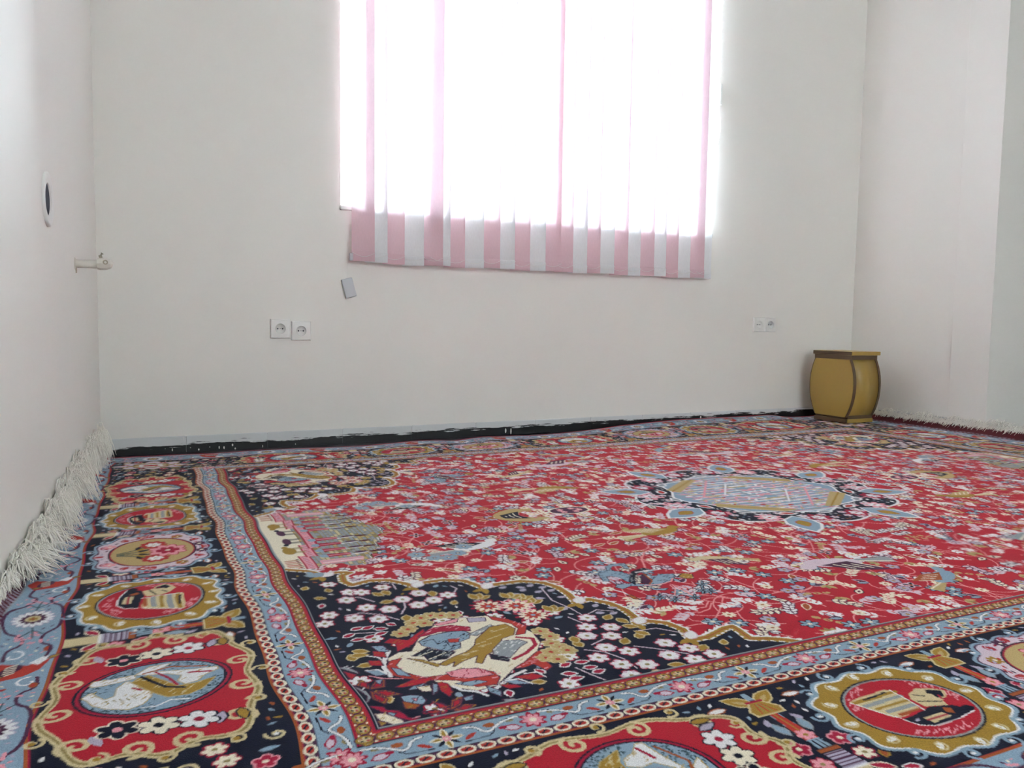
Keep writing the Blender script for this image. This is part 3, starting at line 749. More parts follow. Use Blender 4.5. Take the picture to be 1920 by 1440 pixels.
def bird(x, y, a, s, body, wing, tail):
    F = Frame((x, y), a, s)
    poly([(-.05, .0), (-.12, .012), (-.12, -.02), (-.05, -.014)], tail, F); line([(-.115, .006), (-.05, -.004)], .004 * s, 'cream', F)
    ell(0, 0, .055, .024, body, 0, F); ell(.058, .018, .017, .014, body, .4, F); poly([(.07, .018), (.09, .012), (.07, .010)], 'gold', F)
    poly([(.03, .012), (-.02, .045), (-.085, .05), (-.05, .018), (-.03, -.004)], wing, F)
    for k in range(4): line([(.005 - .017 * k, .012), (-.02 - .017 * k, .036)], .0035 * s, 'cream', F)
    line([(-.01, -.022), (-.015, -.04)], .004 * s, 'gold', F); line([(.01, -.022), (.012, -.04)], .004 * s, 'gold', F)
field()
for b in ((0.43, 0.715, 0.2, 1.0, 'white', 'navy', 'steel'), (0.63, 0.90, -0.6, 1.1, 'tan', 'navy', 'orange'), (0.90, 0.655, 0.1, 1.0, 'gold', 'tan', 'beige'), (1.10, 0.30, 2.9, 1.25, 'pale', 'plum', 'steel'), (1.24, 0.14, 0.5, 0.9, 'sky', 'orange', 'tan'), (0.88, 0.42, 2.6, 0.8, 'beige', 'plum', 'tan')): bird(*b)
for k in range(5): flower(0.285 + 0.03 * k, 0.70 - 0.022 * math.sin(k * 0.9) * 2.2, 0.019, 8, 'sky', 'steel', 'plum'); ell(0.285 + 0.03 * k, 0.70 - 0.0484 * math.sin(k * 0.9), 0.003, 0.003, 'cream')
ell(0.80, 0.93, 0.062, 0.036, 'cream'); ell(0.80, 0.93, 0.055, 0.030, 'plum')
for k in range(5): flower(0.80 + 0.03 * math.cos(k * 1.3), 0.93 + 0.014 * math.sin(k * 1.3), 0.010, 5, 'pink', None, 'cream')
for a, b in ((0.70, 0.86), (0.73, 0.83), (0.76, 0.85), (0.72, 1.0 - 0.1)): flower(a, b, 0.015, 9, 'cream', None, 'orange')
traced(BEAST, rim='navy')

# palace in the middle of the short side: stepped brick front over a frieze of animals
def palace():
    c = FV / 2
    out = [(0, c - .262), (.06, c - .262), (.07, c - .235), (.12, c - .235), (.135, c - .262), (.16, c - .262), (.165, c - .225), (.185, c - .225), (.19, c - .19), (.205, c - .19), (.21, c - .15), (.222, c - .15), (.227, c - .1), (.240, c - .1), (.245, c - .05), (.262, c - .04), (.27, c)]
    out += [(u, 2 * c - v) for u, v in out[-2::-1]]
    poly(np.array(out) + [0.006, 0], 'navy'); poly(np.array(out) + [0.003, 0], 'white'); poly(out, 'steel')
    for i in range(30):
        u = .01 + i * .0095
        line([(u, c - .26), (u, c)], .0016, 'olive')
        for j in range(12):
            v = c - .262 + j * .024 + (i % 2) * .012
            q = PAL
            if R.rand() < 0.6: poly([(u + .001, v), (u + .008, v), (u + .008, v + .021), (u + .001, v + .021)], ['tan', 'steel', 'beige', 'olive'][R.randint(0, 4)])
            line([(u, v), (u + .0095, v)], .0016, 'navy')
    # mask whatever ran past the outline
    keep = np.zeros_like(QM, bool); save = QM.copy(); QM[:] = 255; n = len(out)
    PAL['_m'] = 254; poly(out, '_m'); poly(np.array(out) + [0.006, 0], '_m'); m = QM == 254; QM[:] = save
    QM[~m & (US[None, :] >= 0) & (US[None, :] < 0.3) & (VS[:, None] > c - .27)] = BASE[~m & (US[None, :] >= 0) & (US[None, :] < 0.3) & (VS[:, None] > c - .27)]
    poly([(0.004, c - .255), (.07, c - .255), (.07, c + .1), (.004, c + .1)], 'cream')
    for k in range(7): v = c - .25 + k * .012; line([(.012, v), (.036, v)], .006, 'rust' if k % 2 else 'orange'); line([(.036, v + .006), (.04, v + .006)], .004, 'navy')
    for u0, v0, v1 in ((.045, c - .255, c - .15), (.062, c - .16, c - .07), (.08, c - .10, c)):
        poly([(u0, v0), (u0 + .022, v0), (u0 + .022, v1), (u0, v1)], 'pink'); line([(u0, v0), (u0, v1)], .004, 'crimson'); line([(u0 + .022, v0), (u0 + .022, v1)], .004, 'crimson')
        for k in range(int((v1 - v0) / .006)): line([(u0 + .006, v0 + k * .006), (u0 + .016, v0 + k * .006 + .003)], .0022, 'lilac' if k % 2 else 'crimson')
    F = Frame((.036, c - .105), PI / 2, .5); ell(0, 0, .05, .03, 'gold', 0, F); ell(.055, .012, .018, .014, 'gold', 0, F)
    for s in (-.035, -.02, .02, .035): line([(s, -.02), (s, -.06)], .004, 'olive', F)
    F = Frame((.042, c - .035), PI / 2, .45); ell(0, 0, .05, .022, 'plum', 0, F); ell(-.055, .012, .018, .014, 'navy', 0, F)
    for s in (-.035, -.02, .02, .035): line([(s, -.02), (s, -.06)], .004, 'navy', F)
    for k in range(5):
        v = c - .21 + k * .042; u0 = .105
        if k == 0: poly([(.08, v - .02), (.17, v - .015), (.175, v + .012), (.08, v + .012)], 'pink'); line([(.085, v - .008), (.17, v - .004)], .004, 'white'); line([(.085, v + .004), (.17, v + .004)], .004, 'lilac')
        else:
            poly([(u0, v - .012), (u0 + .05, v - .008), (u0 + .05, v + .008), (u0, v + .012)], 'crimson'); line([(u0 + .004, v), (u0 + .05, v)], .004, 'pink')
            ell(u0 - .008, v, .009, .012, 'sky'); line([(u0 + .05, v - .008), (u0 + .1, v)], .004, 'white'); ell(u0 + .075, v + .004, .016, .006, 'plum'); ell(u0 + .105, v, .016, .006, 'kilim')
BASE = QM.copy(); palace()

# navy corner with its scalloped gold edge, wreathed medallion and blossoms
def corner():
    sp = np.array(SPANDREL, float) / 1000
    tip = np.concatenate([sp, [(0.72, -0.02), (-0.02, -0.02), (-0.02, 0.70)]])
    poly(tip, 'navy'); 
    line(sp, 0.021, 'white')
    for i in range(len(sp) - 1):                 # ragged acanthus teeth towards the field
        d = sp[i + 1] - sp[i]; L = np.hypot(*d)
        if L < 1e-4: continue
        n = np.array([-d[1], d[0]]) / L
        for k in range(max(1, int(L / 0.013))):
            q = sp[i] + d * (k + 0.5) / max(1, int(L / 0.013))
            leaf(q[0], q[1], 0.021, 0.009, math.atan2(n[1], n[0]) - 0.7, 'white')
            leaf(q[0], q[1], 0.014, 0.007, math.atan2(-n[1], -n[0]) + 0.6, 'gold')
    line(sp, 0.0135, 'gold'); line(sp, 0.003, 'orange')
    for u, v in ((.067, .612), (.21, .487), (.332, .432), (.46, .297), (.506, .168), (.546, .08)):
        leaf(u, v, .036, .02, .85, 'white', 'pale'); leaf(u, v, .03, .014, .85 + PI - .5, 'gold'); leaf(u, v, .03, .014, .85 + PI + .5, 'gold')
    for q in VINES: line(np.array(q) / 1000, .0028, 'pale')
    for u, v in GOLD_LV: leaf(u / 1000, v / 1000, .026, .014, R.uniform(0, 6.3), 'gold', 'beige'); 
    for u, v in LILAC_LV: leaf(u / 1000 - .008, v / 1000, .02, .012, R.uniform(-.5, 1.2), 'lilac', None)
    for u, v in WHITE_FL: flower(u / 1000, v / 1000, .0165, 6, 'pale', 'crimson', 'olive', rot=R.uniform(0, 1)); flower(u / 1000, v / 1000, .0145, 6, 'white', None, 'olive', rot=0.3)
    for k in range(900):
        u, v = R.uniform(0.012, 0.66), R.uniform(0.012, 0.66)
        iu, iv = int((u - QU0) / RES), int((v - QV0) / RES)
        if (QM[iv - 12:iv + 13, iu - 12:iu + 13] == PAL['navy']).all():
            t = R.randint(0, 6)
            if t in (0, 4): flower(u, v, .0150, 6, 'white', 'crimson', 'olive', rot=R.uniform(0, 1))
            elif t == 1: leaf(u, v, .02, .011, R.uniform(0, 6), 'gold', 'beige')
            elif t == 2: leaf(u, v, .018, .010, R.uniform(0, 6), 'crimson', 'white')
            else: leaf(u, v, .02, .010, R.uniform(0, 6), 'sky', None)
    for u, v in RED_LV: leaf(u / 1000 - .01, v / 1000, .022, .011, R.uniform(-.3, .5), 'crimson', 'white')
    traced(CORNER, rim='plum')
    for u, v in BEIGE_FL: flower(u / 1000, v / 1000, .0145, 6, 'tan', 'beige', 'rust', rot=R.uniform(0, 1))
    for u, v in TOP_GOLD:
        for s in (-.7, 0, .7): leaf(u / 1000, v / 1000, .03, .015, 1.0 + s, 'gold', 'beige')
    for i, (u, v) in enumerate(TOP_FL):
        flower(u / 1000, v / 1000, .034, 12, 'crimson' if i < 2 else 'pink', None, 'white', pw=.8); flower(u / 1000, v / 1000, .026, 12, 'cream', None, 'rust', pw=.9); flower(u / 1000, v / 1000, .016, 8, 'rust', None, 'sky')
    for u, v, a in ((.045, .665, 0.2), (.055, .645, 1.0), (.05, .66, 1.8), (.06, .65, 2.6)): leaf(u, v - .03, .03, .012, a, 'sky', 'steel')
corner()

# centre medallion: pale palace court inside a navy ring of blossoms, with eight pale blue leaves
def centre():
    c = np.array([FU / 2, FV / 2])
    t = np.linspace(0, 2 * PI, 160, endpoint=False)
    def ring(a, b, k, n=8): r = 1 + k * np.cos(n * t); return np.stack([c[0] + a * r * np.cos(t), c[1] + b * r * np.sin(t)], 1)
    poly(ring(.405, .365, .05), 'white'); poly(ring(.397, .357, .05), 'navy')
    for k in range(16):
        a = 2 * PI * (k + .5) / 16; r = .325
        p = c + np.array([1.1 * r * math.cos(a), r * math.sin(a)]); flower(p[0], p[1], .038, 8, 'crimson' if k % 2 else 'pink', None, 'sky')
        flower(p[0], p[1], .02, 6, 'white', None, 'rust')
    for k in range(260):
        a = R.uniform(0, 2 * PI); r = R.uniform(.27, .37); p = c + np.array([1.1 * r * math.cos(a), r * math.sin(a)])
        if R.rand() < .5: flower(p[0], p[1], .012, 5, 'pale', None, 'gold')
        else: leaf(p[0], p[1], .022, .010, R.uniform(0, 6), ['white', 'steel', 'pink'][R.randint(0, 3)])
    for k in range(8):
        a = 2 * PI * (k + .5) / 8; p = c + np.array([1.1 * .30 * math.cos(a), .30 * math.sin(a)])
        leaf(p[0], p[1], .17, .098, a, 'white'); leaf(p[0] + .006 * math.cos(a), p[1] + .006 * math.sin(a), .152, .082, a, 'sky'); leaf(p[0] + .05 * math.cos(a), p[1] + .05 * math.sin(a), .06, .035, a, 'gold', 'rust')
    poly(ring(.285, .265, .05), 'white'); poly(ring(.277, .257, .05), 'sky')
    for k in range(9):                            # terraces and arches of the court
        v = c[1] - .25 + .03 * k; w = .22 * math.sqrt(max(0.05, 1 - ((v - c[1]) / .27) ** 2))
        line([(c[0] - w, v), (c[0], v)], .006, 'white'); line([(c[0] - w, v + .008), (c[0], v + .008)], .004, 'pink')
        for j in range(4): ell(c[0] - w + .02 + j * .055, v + .018, .010, .007, ['rust', 'tan', 'white', 'steel'][(j + k) % 4])
    for k in range(150):
        a = R.uniform(PI, 1.5 * PI); r = .25 * math.sqrt(R.rand()); p = c + np.array([1.08 * r * math.cos(a), r * math.sin(a)]); b = R.uniform(-.25, .25) + (.9 if k % 3 == 0 else 0)
        leaf(p[0], p[1], R.uniform(.02, .06), R.uniform(.006, .014), b, ['sky', 'white', 'tan', 'pink', 'steel', 'lilac', 'sky', 'beige'][R.randint(0, 8)])
    line([(c[0] - .2, c[1] + .0), (c[0] - .03, c[1] - .2)], .007, 'pink'); line([(c[0] - .12, c[1]), (c[0], c[1] - .14)], .006, 'white')
    poly([(c[0] - .25, c[1] - .12), (c[0] - .10, c[1] - .235), (c[0] - .05, c[1] - .225), (c[0] - .225, c[1] - .08)], 'tan'); line([(c[0] - .24, c[1] - .1), (c[0] - .07, c[1] - .23)], .006, 'gold')
    for k in range(16):
        a = 2 * PI * k / 16; p = c + np.array([1.09 * .277 * math.cos(a), .272 * math.sin(a)]); leaf(p[0] - .03 * math.cos(a + 1.57), p[1] - .03 * math.sin(a + 1.57), .06, .034, a + 1.57, 'white'); leaf(p[0] - .022 * math.cos(a + 1.57), p[1] - .022 * math.sin(a + 1.57), .044, .02, a + 1.57, 'rust' if k % 2 else 'steel')
centre()

# ---- borders, drawn with s along the edge and t inwards-positive, on the left (swap) and near sides
UU, VV = np.meshgrid(US, VS); TT = np.minimum(UU, VV)
def band(t0, t1, c): QM[(TT >= t0) & (TT < t1)] = PAL[c]
band(-9, -OG, 'kilim'); band(-OG, -MB, 'sky'); band(-MB, -GU, 'navy')
band(-GU, -GU + .0040, 'orange'); band(-GU + .0040, -GU + .0055, 'crimson'); band(-GU + .0055, -.0760, 'plum'); band(-.0760, -.0745, 'navy'); band(-.0745, -.0315, 'sky')
band(-.0315, -.0300, 'navy'); band(-.0300, -.0285, 'crimson'); band(-.0285, -.0065, 'orange'); band(-.0080, -.0065, 'rust'); band(-.0285, -.0270, 'rust'); band(-.0065, -.0025, 'crimson'); band(-.0025, 0, 'navy'); band(0, .0025, 'steel')
band(-MB, -MB + .004, 'navy'); band(-MB - .006, -MB, 'orange'); band(-MB - .0015, -MB, 'crimson'); band(-OG, -OG + .003, 'steel')
KU = (UU < -OG) & (UU <= VV); QM[KU & ((np.floor((VV + UU * .5) / .007).astype(int) % 2) == 0) & (np.floor(VV / .0018).astype(int) % 2 == 0) & (UU > -OG - .03)] = PAL['lilac']
KV = (VV < -OG) & (VV < UU); QM[KV & (VV > -OG - .004)] = PAL['plum']; QM[KV & (VV > -OG - .004) & (np.floor(UU / .005).astype(int) % 2 == 0)] = PAL['tan']; QM[KV & (VV < -OG - .004)] = PAL['crimson']
def sides():
    yield Frame((0, 0), swap=True), FV / 2       # left: (s, t) -> v = s, u = t
    yield Frame((0, 0)), FU / 2                  # near: u = s, v = t
LION_C, LADY_C = (0.200, -0.238), (0.690, -0.240)
def beads(F, smax):
    for k in range(-1, int(smax / .026) + 1):
        s = .006 + .026 * k
        if s > -.02:
            ell(s, -.0175, .0132, .0100, 'plum', 0, F); ell(s, -.0175, .0112, .0088, 'gold', 0, F); ell(s, -.0175, .0078, .0058, 'beige', 0, F); ell(s + .013, -.0095, .002, .0016, 'cream', 0, F); ell(s + .013, -.0255, .002, .0016, 'cream', 0, F)
            for a, b, c in ((-.004, .0025, 'crimson'), (.004, -.0025, 'crimson'), (-.003, -.003, 'navy'), (.003, .003, 'navy')): ell(s + a, -.0175 + b, .0024, .0018, c, 0, F)
    for k in range(-4, int(smax / .026) + 1):
        s = .012 + .026 * k
        if s > -.085:
            ell(s, -.0845, .0127, .0090, 'navy', 0, F); ell(s, -.0845, .0120, .0085, 'cream', 0, F); ell(s, -.0845, .0080, .0052, 'rust', 0, F)
            for a, b in ((-.003, -.002), (.003, .002), (0, 0)): ell(s + a, -.0845 + b, .0022, .0016, 'navy', 0, F)
def vine_guard(F, smax, t0, half, k):
    """light blue guard: star, pink palmette and a white S-vine in turn"""
    n = -1
    while .075 + .235 * n < smax + .2:
        s = .075 + .235 * n; n += 1
        for j in range(8):
            a = j * PI / 4; c = 'navy' if j % 2 else 'gold'
            leaf(s + .004 * math.cos(a), t0 + .004 * math.sin(a) * k, .017, .0055, a, c, 'cream' if c == 'gold' else None, F)
        flower(s, t0, .007, 6, 'pink', None, 'cream', F)
        p = s + .1185
        flower(p, t0, .019, 8, 'crimson', None, 'rust', F); flower(p, t0, .014, 8, 'pink', None, 'crimson', F); ell(p, t0, .005, .005, 'cream', 0, F)
        for d in (-1, 1):
            leaf(p + d * .022, t0 - .010, .024, .010, (0 if d > 0 else PI) + .25 * d, 'pale', 'crimson', F); ell(p + d * .044, t0 - .003, .006, .004, 'crimson', 0, F); ell(p + d * .03, t0 + .009, .006, .003, 'olive', 0, F)
            q = s + d * .052; h = half * .72
            pts = [(q - d * .024, t0 + h), (q - d * .010, t0 + h * .75), (q - d * .004, t0 - h * .1), (q + d * .004, t0 - h * .35), (q + d * .012, t0 + h * .1), (q + d * .028, t0 + h * .75), (q + d * .05, t0 + h)]
            line(smooth(pts), .0056, 'navy', F); line(smooth(pts), .0038, 'white', F)
            ell(s + d * .030, t0 - h * .35, .010, .0035, 'rust', d * .6, F); ell(q + d * .008, t0 + h * .6, .008, .005, 'orange', 0, F)
            line([(s + d * .02, t0 - h), (q, t0 - h * .9), (q + d * .01, t0 - h * .4)], .002, 'navy', F)
def outer_guard(F, smax):
    t0 = -.397; n = -2
    while .02 + .40 * n < smax + .3:
        s = .175 + .40 * n; n += 1
        for d in (-1, 1):
            pts = [(s + d * .16, t0 - .03), (s + d * .12, t0 - .035), (s + d * .105, t0 - .012), (s + d * .07, t0 - .016), (s + d * .05, t0 - .042), (s, t0 - .048)]
            line(smooth(pts), .0055, 'plum', F); line(smooth([(a, 2 * t0 - b) for a, b in pts]), .0055, 'plum', F)
            for j in range(14): ell(s + d * R.uniform(.06, .105), t0 + R.uniform(-.026, .026), .005, .003, 'pink', R.uniform(0, 3), F); 
            line([(s + d * .03, t0), (s + d * .08, t0)], .003, 'green', F)
            for e in (-1, 1): line([(s + d * .05, t0), (s + d * .068, t0 + e * .016)], .003, 'green', F)
        flower(s, t0, .033, 16, 'white', 'lilac', 'plum', F, pw=1.1); flower(s, t0, .022, 12, 'plum', None, 'plum', F, pw=1.1); ell(s, t0, .013, .013, 'beige', 0, F); flower(s, t0, .009, 6, 'gold', None, 'crimson', F)
        q = s + .2
        poly([(q - .04, t0 - .03), (q - .01, t0 - .045), (q + .03, t0 - .03), (q + .012, t0 + .01), (q + .03, t0 + .04), (q - .01, t0 + .03), (q - .03, t0 + .01)], 'rust', F); ell(q, t0 - .012, .022, .012, 'plum', .6, F)
        for j in range(5): line([(q - .02 + j * .008, t0 - .02), (q - .012 + j * .008, t0 - .005)], .003, 'cream', F)
        poly([(q + .02, t0 + .01), (q + .045, t0 + .03), (q + .035, t0 + .04), (q + .01, t0 + .025)], 'white', F)
        for d in (-1, 1):
            scroll(q + d * .055, t0 - .02 * d, .02, .8, 0, .004, 'white', F, d); ell(q + d * .07, t0 + .028, .010, .006, 'orange', 0, F); ell(q + d * .07, t0 + .028, .006, .003, 'rust', 0, F); leaf(q + d * .03, t0 + .035 * d, .02, .008, 1, 'gold', 'plum', F)
def frame_A(F, s):
    t = np.linspace(0, 2 * PI, 120, endpoint=False); tc = -.226
    def o(a, b, k): r = 1 + k * np.cos(10 * t); e = (np.abs(np.cos(t)) ** 3.2 + np.abs(np.sin(t)) ** 3.2) ** (-1 / 3.2); return np.stack([s + a * r * e * np.cos(t), tc + b * r * e * np.sin(t)], 1)
    poly(o(.190, .116, .045), 'beige', F); poly(o(.186, .1125, .045), 'olive', F); poly(o(.182, .109, .045), 'beige', F); poly(o(.179, .1065, .045), 'red', F)
    for k in range(12):
        a = 2 * PI * (k + .5) / 12; e = (abs(math.cos(a)) ** 3.2 + abs(math.sin(a)) ** 3.2) ** (-1 / 3.2); x, y = s + .168 * e * math.cos(a), tc + .1 * e * math.sin(a)
        scroll(x, y, .019, 1.2, a, .0062, 'beige', F, 1 if k % 2 else -1)
        x, y = s + .193 * e * math.cos(a + .26), tc + .121 * e * math.sin(a + .26); scroll(x, y, .012, 1.1, a + PI, .0045, 'beige', F); ell(x, y, .004, .004, 'gold', 0, F)
    for d in (-1, 1):
        for y, a in ((.066, .3), (-.066, -.3), (.02, 1.2), (-.02, -1.2), (.085, 0)): leaf(s + d * .118, tc + y, .03, .012, a + (0 if d > 0 else PI), ['lilac', 'gold'][int(y * 1000) % 2], 'navy' if y > 0 else None, F)
        for j, (x, y) in enumerate(((0, .0), (.004, .04), (-.008, -.04))):
            flower(s + d * (.122 + x), tc + y, .021, 6, ['cream', 'white', 'navy'][j], 'navy' if j != 2 else 'cream', ['navy', 'crimson', 'pink'][j], F)
    ell(s, tc, .092, .089, 'navy', 0, F); ell(s, tc, .089, .086, 'crimson', 0, F); ell(s, tc, .085, .082, 'navy', 0, F); ell(s, tc, .082, .079, 'sky', 0, F)
    for k in range(420):
        a = R.uniform(0, 2 * PI); r = 1 - abs(R.normal(0, .16))
        if r > .45 and abs(math.sin(a * 2 + .4)) > .35: ell(s + .08 * r * math.cos(a), tc + .077 * r * math.sin(a), .0016, .0016, 'green', 0, F)
def frame_B(F, s, ground='gold', edge='sky', oval='red'):
    t = np.linspace(0, 2 * PI, 120, endpoint=False); tc = -.226
    def o(a, b, k): r = 1 + k * np.cos(12 * t); e = (np.abs(np.cos(t)) ** 2.7 + np.abs(np.sin(t)) ** 2.7) ** (-1 / 2.7); return np.stack([s + a * r * e * np.cos(t), tc + b * r * e * np.sin(t)], 1)
    poly(o(.137, .112, .045), 'navy', F); poly(o(.133, .109, .045), edge, F); poly(o(.127, .104, .045), 'white' if ground != 'pale' else 'plum', F); poly(o(.124, .101, .045), ground, F)
    for k in range(12):
        a = 2 * PI * (k + .5) / 12; x, y = s + .140 * math.cos(a), tc + .117 * math.sin(a); scroll(x, y, .013, 1.1, a, .0048, edge, F, 1 if k % 2 else -1); ell(x, y, .004, .003, 'white', 0, F)
        x, y = s + .112 * math.cos(a + .26), tc + .096 * math.sin(a + .26); ell(x, y, .009, .005, 'white' if ground != 'pale' else 'rust', a, F); scroll(x, y, .011, 1, a, .003, 'beige' if ground != 'pale' else 'crimson', F)
    ell(s, tc, .098, .082, 'navy', 0, F); ell(s, tc, .095, .079, 'steel' if ground != 'pale' else 'crimson', 0, F); ell(s, tc, .092, .076, oval, 0, F)
    if oval == 'red':
        for k in range(260):
            a = R.uniform(0, 2 * PI)
            if math.sin(3 * a + .6) > -.1: r = R.uniform(.80, .96); line([(s + .092 * r * math.cos(a), tc + .076 * r * math.sin(a)), (s + .092 * r * math.cos(a) + .004, tc + .076 * r * math.sin(a) + .003)], .0017, 'pink', F)
def frame_C(F, s):
    frame_B(F, s, 'pale', 'sky', 'tan'); tc = -.226
    for j in range(8):
        a = j * PI / 4 + .2; flower(s + .112 * math.cos(a), tc + .092 * math.sin(a), .013, 6, ['rust', 'pink', 'plum', 'gold'][j % 4], None, 'cream', F)
    for j in range(7):                            # a bouquet: stems, leaves and three blossoms
        e = (j - 3) / 3; line(smooth([(s + .008 * e, tc - .064), (s + .02 * e, tc - .03), (s + .06 * e, tc + .012)]), .0036, 'olive' if j % 2 else 'green', F); leaf(s + .02 * e, tc - .03, .03, .010, PI / 2 - e * 1.2, 'gold' if j % 2 else 'navy', None, F)
    for x, y, r, c in ((-.046, .004, .024, 'rust'), (.046, .004, .024, 'rust'), (0, .028, .036, 'pink')):
        flower(s + x, tc + y, r, 9, c, 'crimson', 'navy', F, pw=1.0); flower(s + x, tc + y, r * .62, 7, 'white' if c == 'rust' else 'crimson', None, 'navy', F, pw=.9); ell(s + x, tc + y, r * .14, r * .14, 'cream', 0, F)
    for j in range(60):
        a = R.uniform(0, 2 * PI); r = R.uniform(1.06, 1.30); ell(s + .098 * r * math.cos(a), tc + .08 * r * math.sin(a), .005, .0022, ['crimson', 'plum', 'rust', 'lilac'][j % 4], a + 1.57, F)
def vase(F, s):
    """candlestick between the medallions, its lotus crown towards the field"""
    poly([(s - .016, -.347), (s + .016, -.347), (s + .014, -.302), (s - .014, -.302)], 'beige', F); line([(s - .016, -.302), (s + .016, -.302)], .004, 'white', F)
    poly([(s - .018, -.300), (s + .018, -.300), (s + .015, -.265), (s - .015, -.265)], 'lilac', F)
    for k in range(5): line([(s - .016, -.295 + k * .007), (s + .016, -.295 + k * .007)], .0028, 'plum', F)
    poly([(s - .017, -.264), (s + .017, -.264), (s + .017, -.255), (s - .017, -.255)], 'orange', F)
    poly([(s - .012, -.254), (s + .012, -.254), (s + .007, -.165), (s - .007, -.165)], 'sky', F)
    for k in range(4): line([(s - .012 + k * .008, -.254), (s - .010 + k * .0065, -.236)], .0022, 'navy', F)
    poly([(s - .011, -.234), (s + .011, -.234), (s + .006, -.16), (s - .006, -.16)], 'rust', F); flower(s, -.222, .013, 6, 'pink', None, 'gold', F); line([(s, -.21), (s, -.165)], .003, 'gold', F)
    for d in (-1, 1):
        leaf(s + d * .018, -.215, .032, .011, PI / 2 - d * .15, 'sky', 'steel', F); leaf(s + d * .030, -.19, .020, .010, PI / 2 + d * .5, 'lilac', None, F); flower(s + d * .034, -.245, .014, 5, 'crimson', 'pink', 'cream', F); flower(s + d * .034, -.282, .013, 6, 'cream' if d > 0 else 'pink', 'crimson', 'olive', F); leaf(s + d * .04, -.32, .03, .012, PI / 2 * 1.0 + d, 'crimson', 'cream', F); leaf(s + d * .05, -.30, .018, .009, d, 'orange', 'gold', F)
        leaf(s + d * .004, -.135, .045, .022, PI / 2 - d * .95, 'gold', 'beige', F); leaf(s + d * .01, -.132, .025, .008, PI / 2 - d * .95, 'tan', None, F); leaf(s + d * .05, -.13, .03, .010, PI / 2 - d * 1.6, 'white', 'orange', F)
    poly([(s - .024, -.165), (s + .024, -.165), (s + .027, -.15), (s + .012, -.128), (s - .012, -.128), (s - .027, -.15)], 'beige', F); poly([(s - .021, -.162), (s + .021, -.162), (s + .023, -.15), (s + .010, -.131), (s - .010, -.131), (s - .023, -.15)], 'gold', F)
    for k in range(5): line([(s - .012 + k * .006, -.158), (s - .005 + k * .0025, -.136)], .0018, 'olive' if k % 2 else 'rust', F)
    line([(s - .012, -.128), (s + .012, -.128)], .006, 'crimson', F); poly([(s - .006, -.124), (s + .006, -.124), (s + .004, -.105), (s - .004, -.105)], 'sky', F)
for F, smax in sides():
    left = smax < 1.0
    outer_guard(F, smax)
    seq = (('A', .235), ('v', .452), ('B', .600), ('v', .765), ('C', .933)) if left else (('A', .258), ('v', .492), ('B', .680), ('v', .855), ('C', 1.025), ('v', 1.195), ('A', 1.46))
    for k, s in seq:
        if k == 'v': vase(F, s)
    for k, s in seq:
        if k == 'A':
            frame_A(F, s)
            G = Frame((s, -.226), 0, .95); H = (lambda p, G=G, F=F: F(G(p)))
            traced([(c, w, [(b, a) for a, b in p]) for c, w, p in LION], H, (LION_C[0], LION_C[1]), 'tan')
        if k == 'B':
            frame_B(F, s); G = Frame((s, -.226), 0, .95); H = (lambda p, G=G, F=F: F(G(p)))
            traced(LADY, H, LADY_C)
        if k == 'C': frame_C(F, s)
    vine_guard(F, smax, -.053, .0215, 1); beads(F, smax)
# border corner: one rosette frame on the diagonal
cq = -.222
for r, c in ((.118, 'beige'), (.113, 'pale'), (.075, 'navy'), (.071, 'gold'), (.05, 'white'), (.03, 'rust')): flower(cq, cq, r, 8, c, None, c, pw=.85); ell(cq, cq, r * .8, r * .8, c)
for k in range(8): a = k * PI / 4 + .4; flower(cq + .088 * math.cos(a), cq + .088 * math.sin(a), .014, 6, ['rust', 'gold'][k % 2], None, 'cream')
for x, y in ((-.09, .05), (.0, .13), (-.12, .14)): leaf(cq + .12 + x * .3, cq + y, .04, .016, x * 20, 'gold', 'beige')

def fill(reg, ground, n, clr, draw):
    """strew small motifs over whatever plain ground is left inside a region"""
    a, b, c, d = reg; done = 0
    for _ in range(n):
        u, v = R.uniform(a, b), R.uniform(c, d); iu, iv = int((u - QU0) / RES), int((v - QV0) / RES)
        if iu < clr or iv < clr or iu > NU - 2 or iv > NV - 2: continue
        if (QM[max(0, iv - clr):iv + clr + 1, max(0, iu - clr):iu + clr + 1] == PAL[ground]).all(): draw(u, v, R.uniform(0, 2 * PI)); done += 1
    return done
def on_navy(u, v, a):
    k = R.randint(0, 7)
    if k < 2: scroll(u, v, .012, 1.1, a, .0042, 'sky' if k else 'beige'); ell(u, v, .0035, .003, 'white')
    elif k == 2: flower(u, v, .0125, 6, 'cream', 'crimson', 'olive', rot=a)
    elif k == 3: leaf(u - .011 * math.cos(a), v - .011 * math.sin(a), .023, .010, a, 'gold', 'beige')
    elif k == 4: leaf(u - .011 * math.cos(a), v - .011 * math.sin(a), .023, .010, a, 'crimson', 'white')
    elif k == 5: flower(u, v, .0125, 5, 'crimson', 'pink', 'cream', rot=a)
    else: leaf(u - .011 * math.cos(a), v - .011 * math.sin(a), .023, .009, a, 'sky', None)
def on_navy_small(u, v, a):
    leaf(u - .006 * math.cos(a), v - .006 * math.sin(a), .012, .005, a, ['sky', 'gold', 'white', 'orange', 'lilac'][R.randint(0, 5)])
def on_sky(u, v, a):
    k = R.randint(0, 5)
    if k == 0: leaf(u, v, .014, .006, a, 'crimson', None)
    elif k == 1: scroll(u, v, .009, 1, a, .003, 'white')
    elif k == 2: ell(u, v, .007, .004, 'orange', a); ell(u, v, .004, .002, 'crimson', a)
    elif k == 3: flower(u, v, .008, 5, 'pink', None, 'crimson', rot=a)
    else: leaf(u, v, .014, .005, a, 'plum', None)
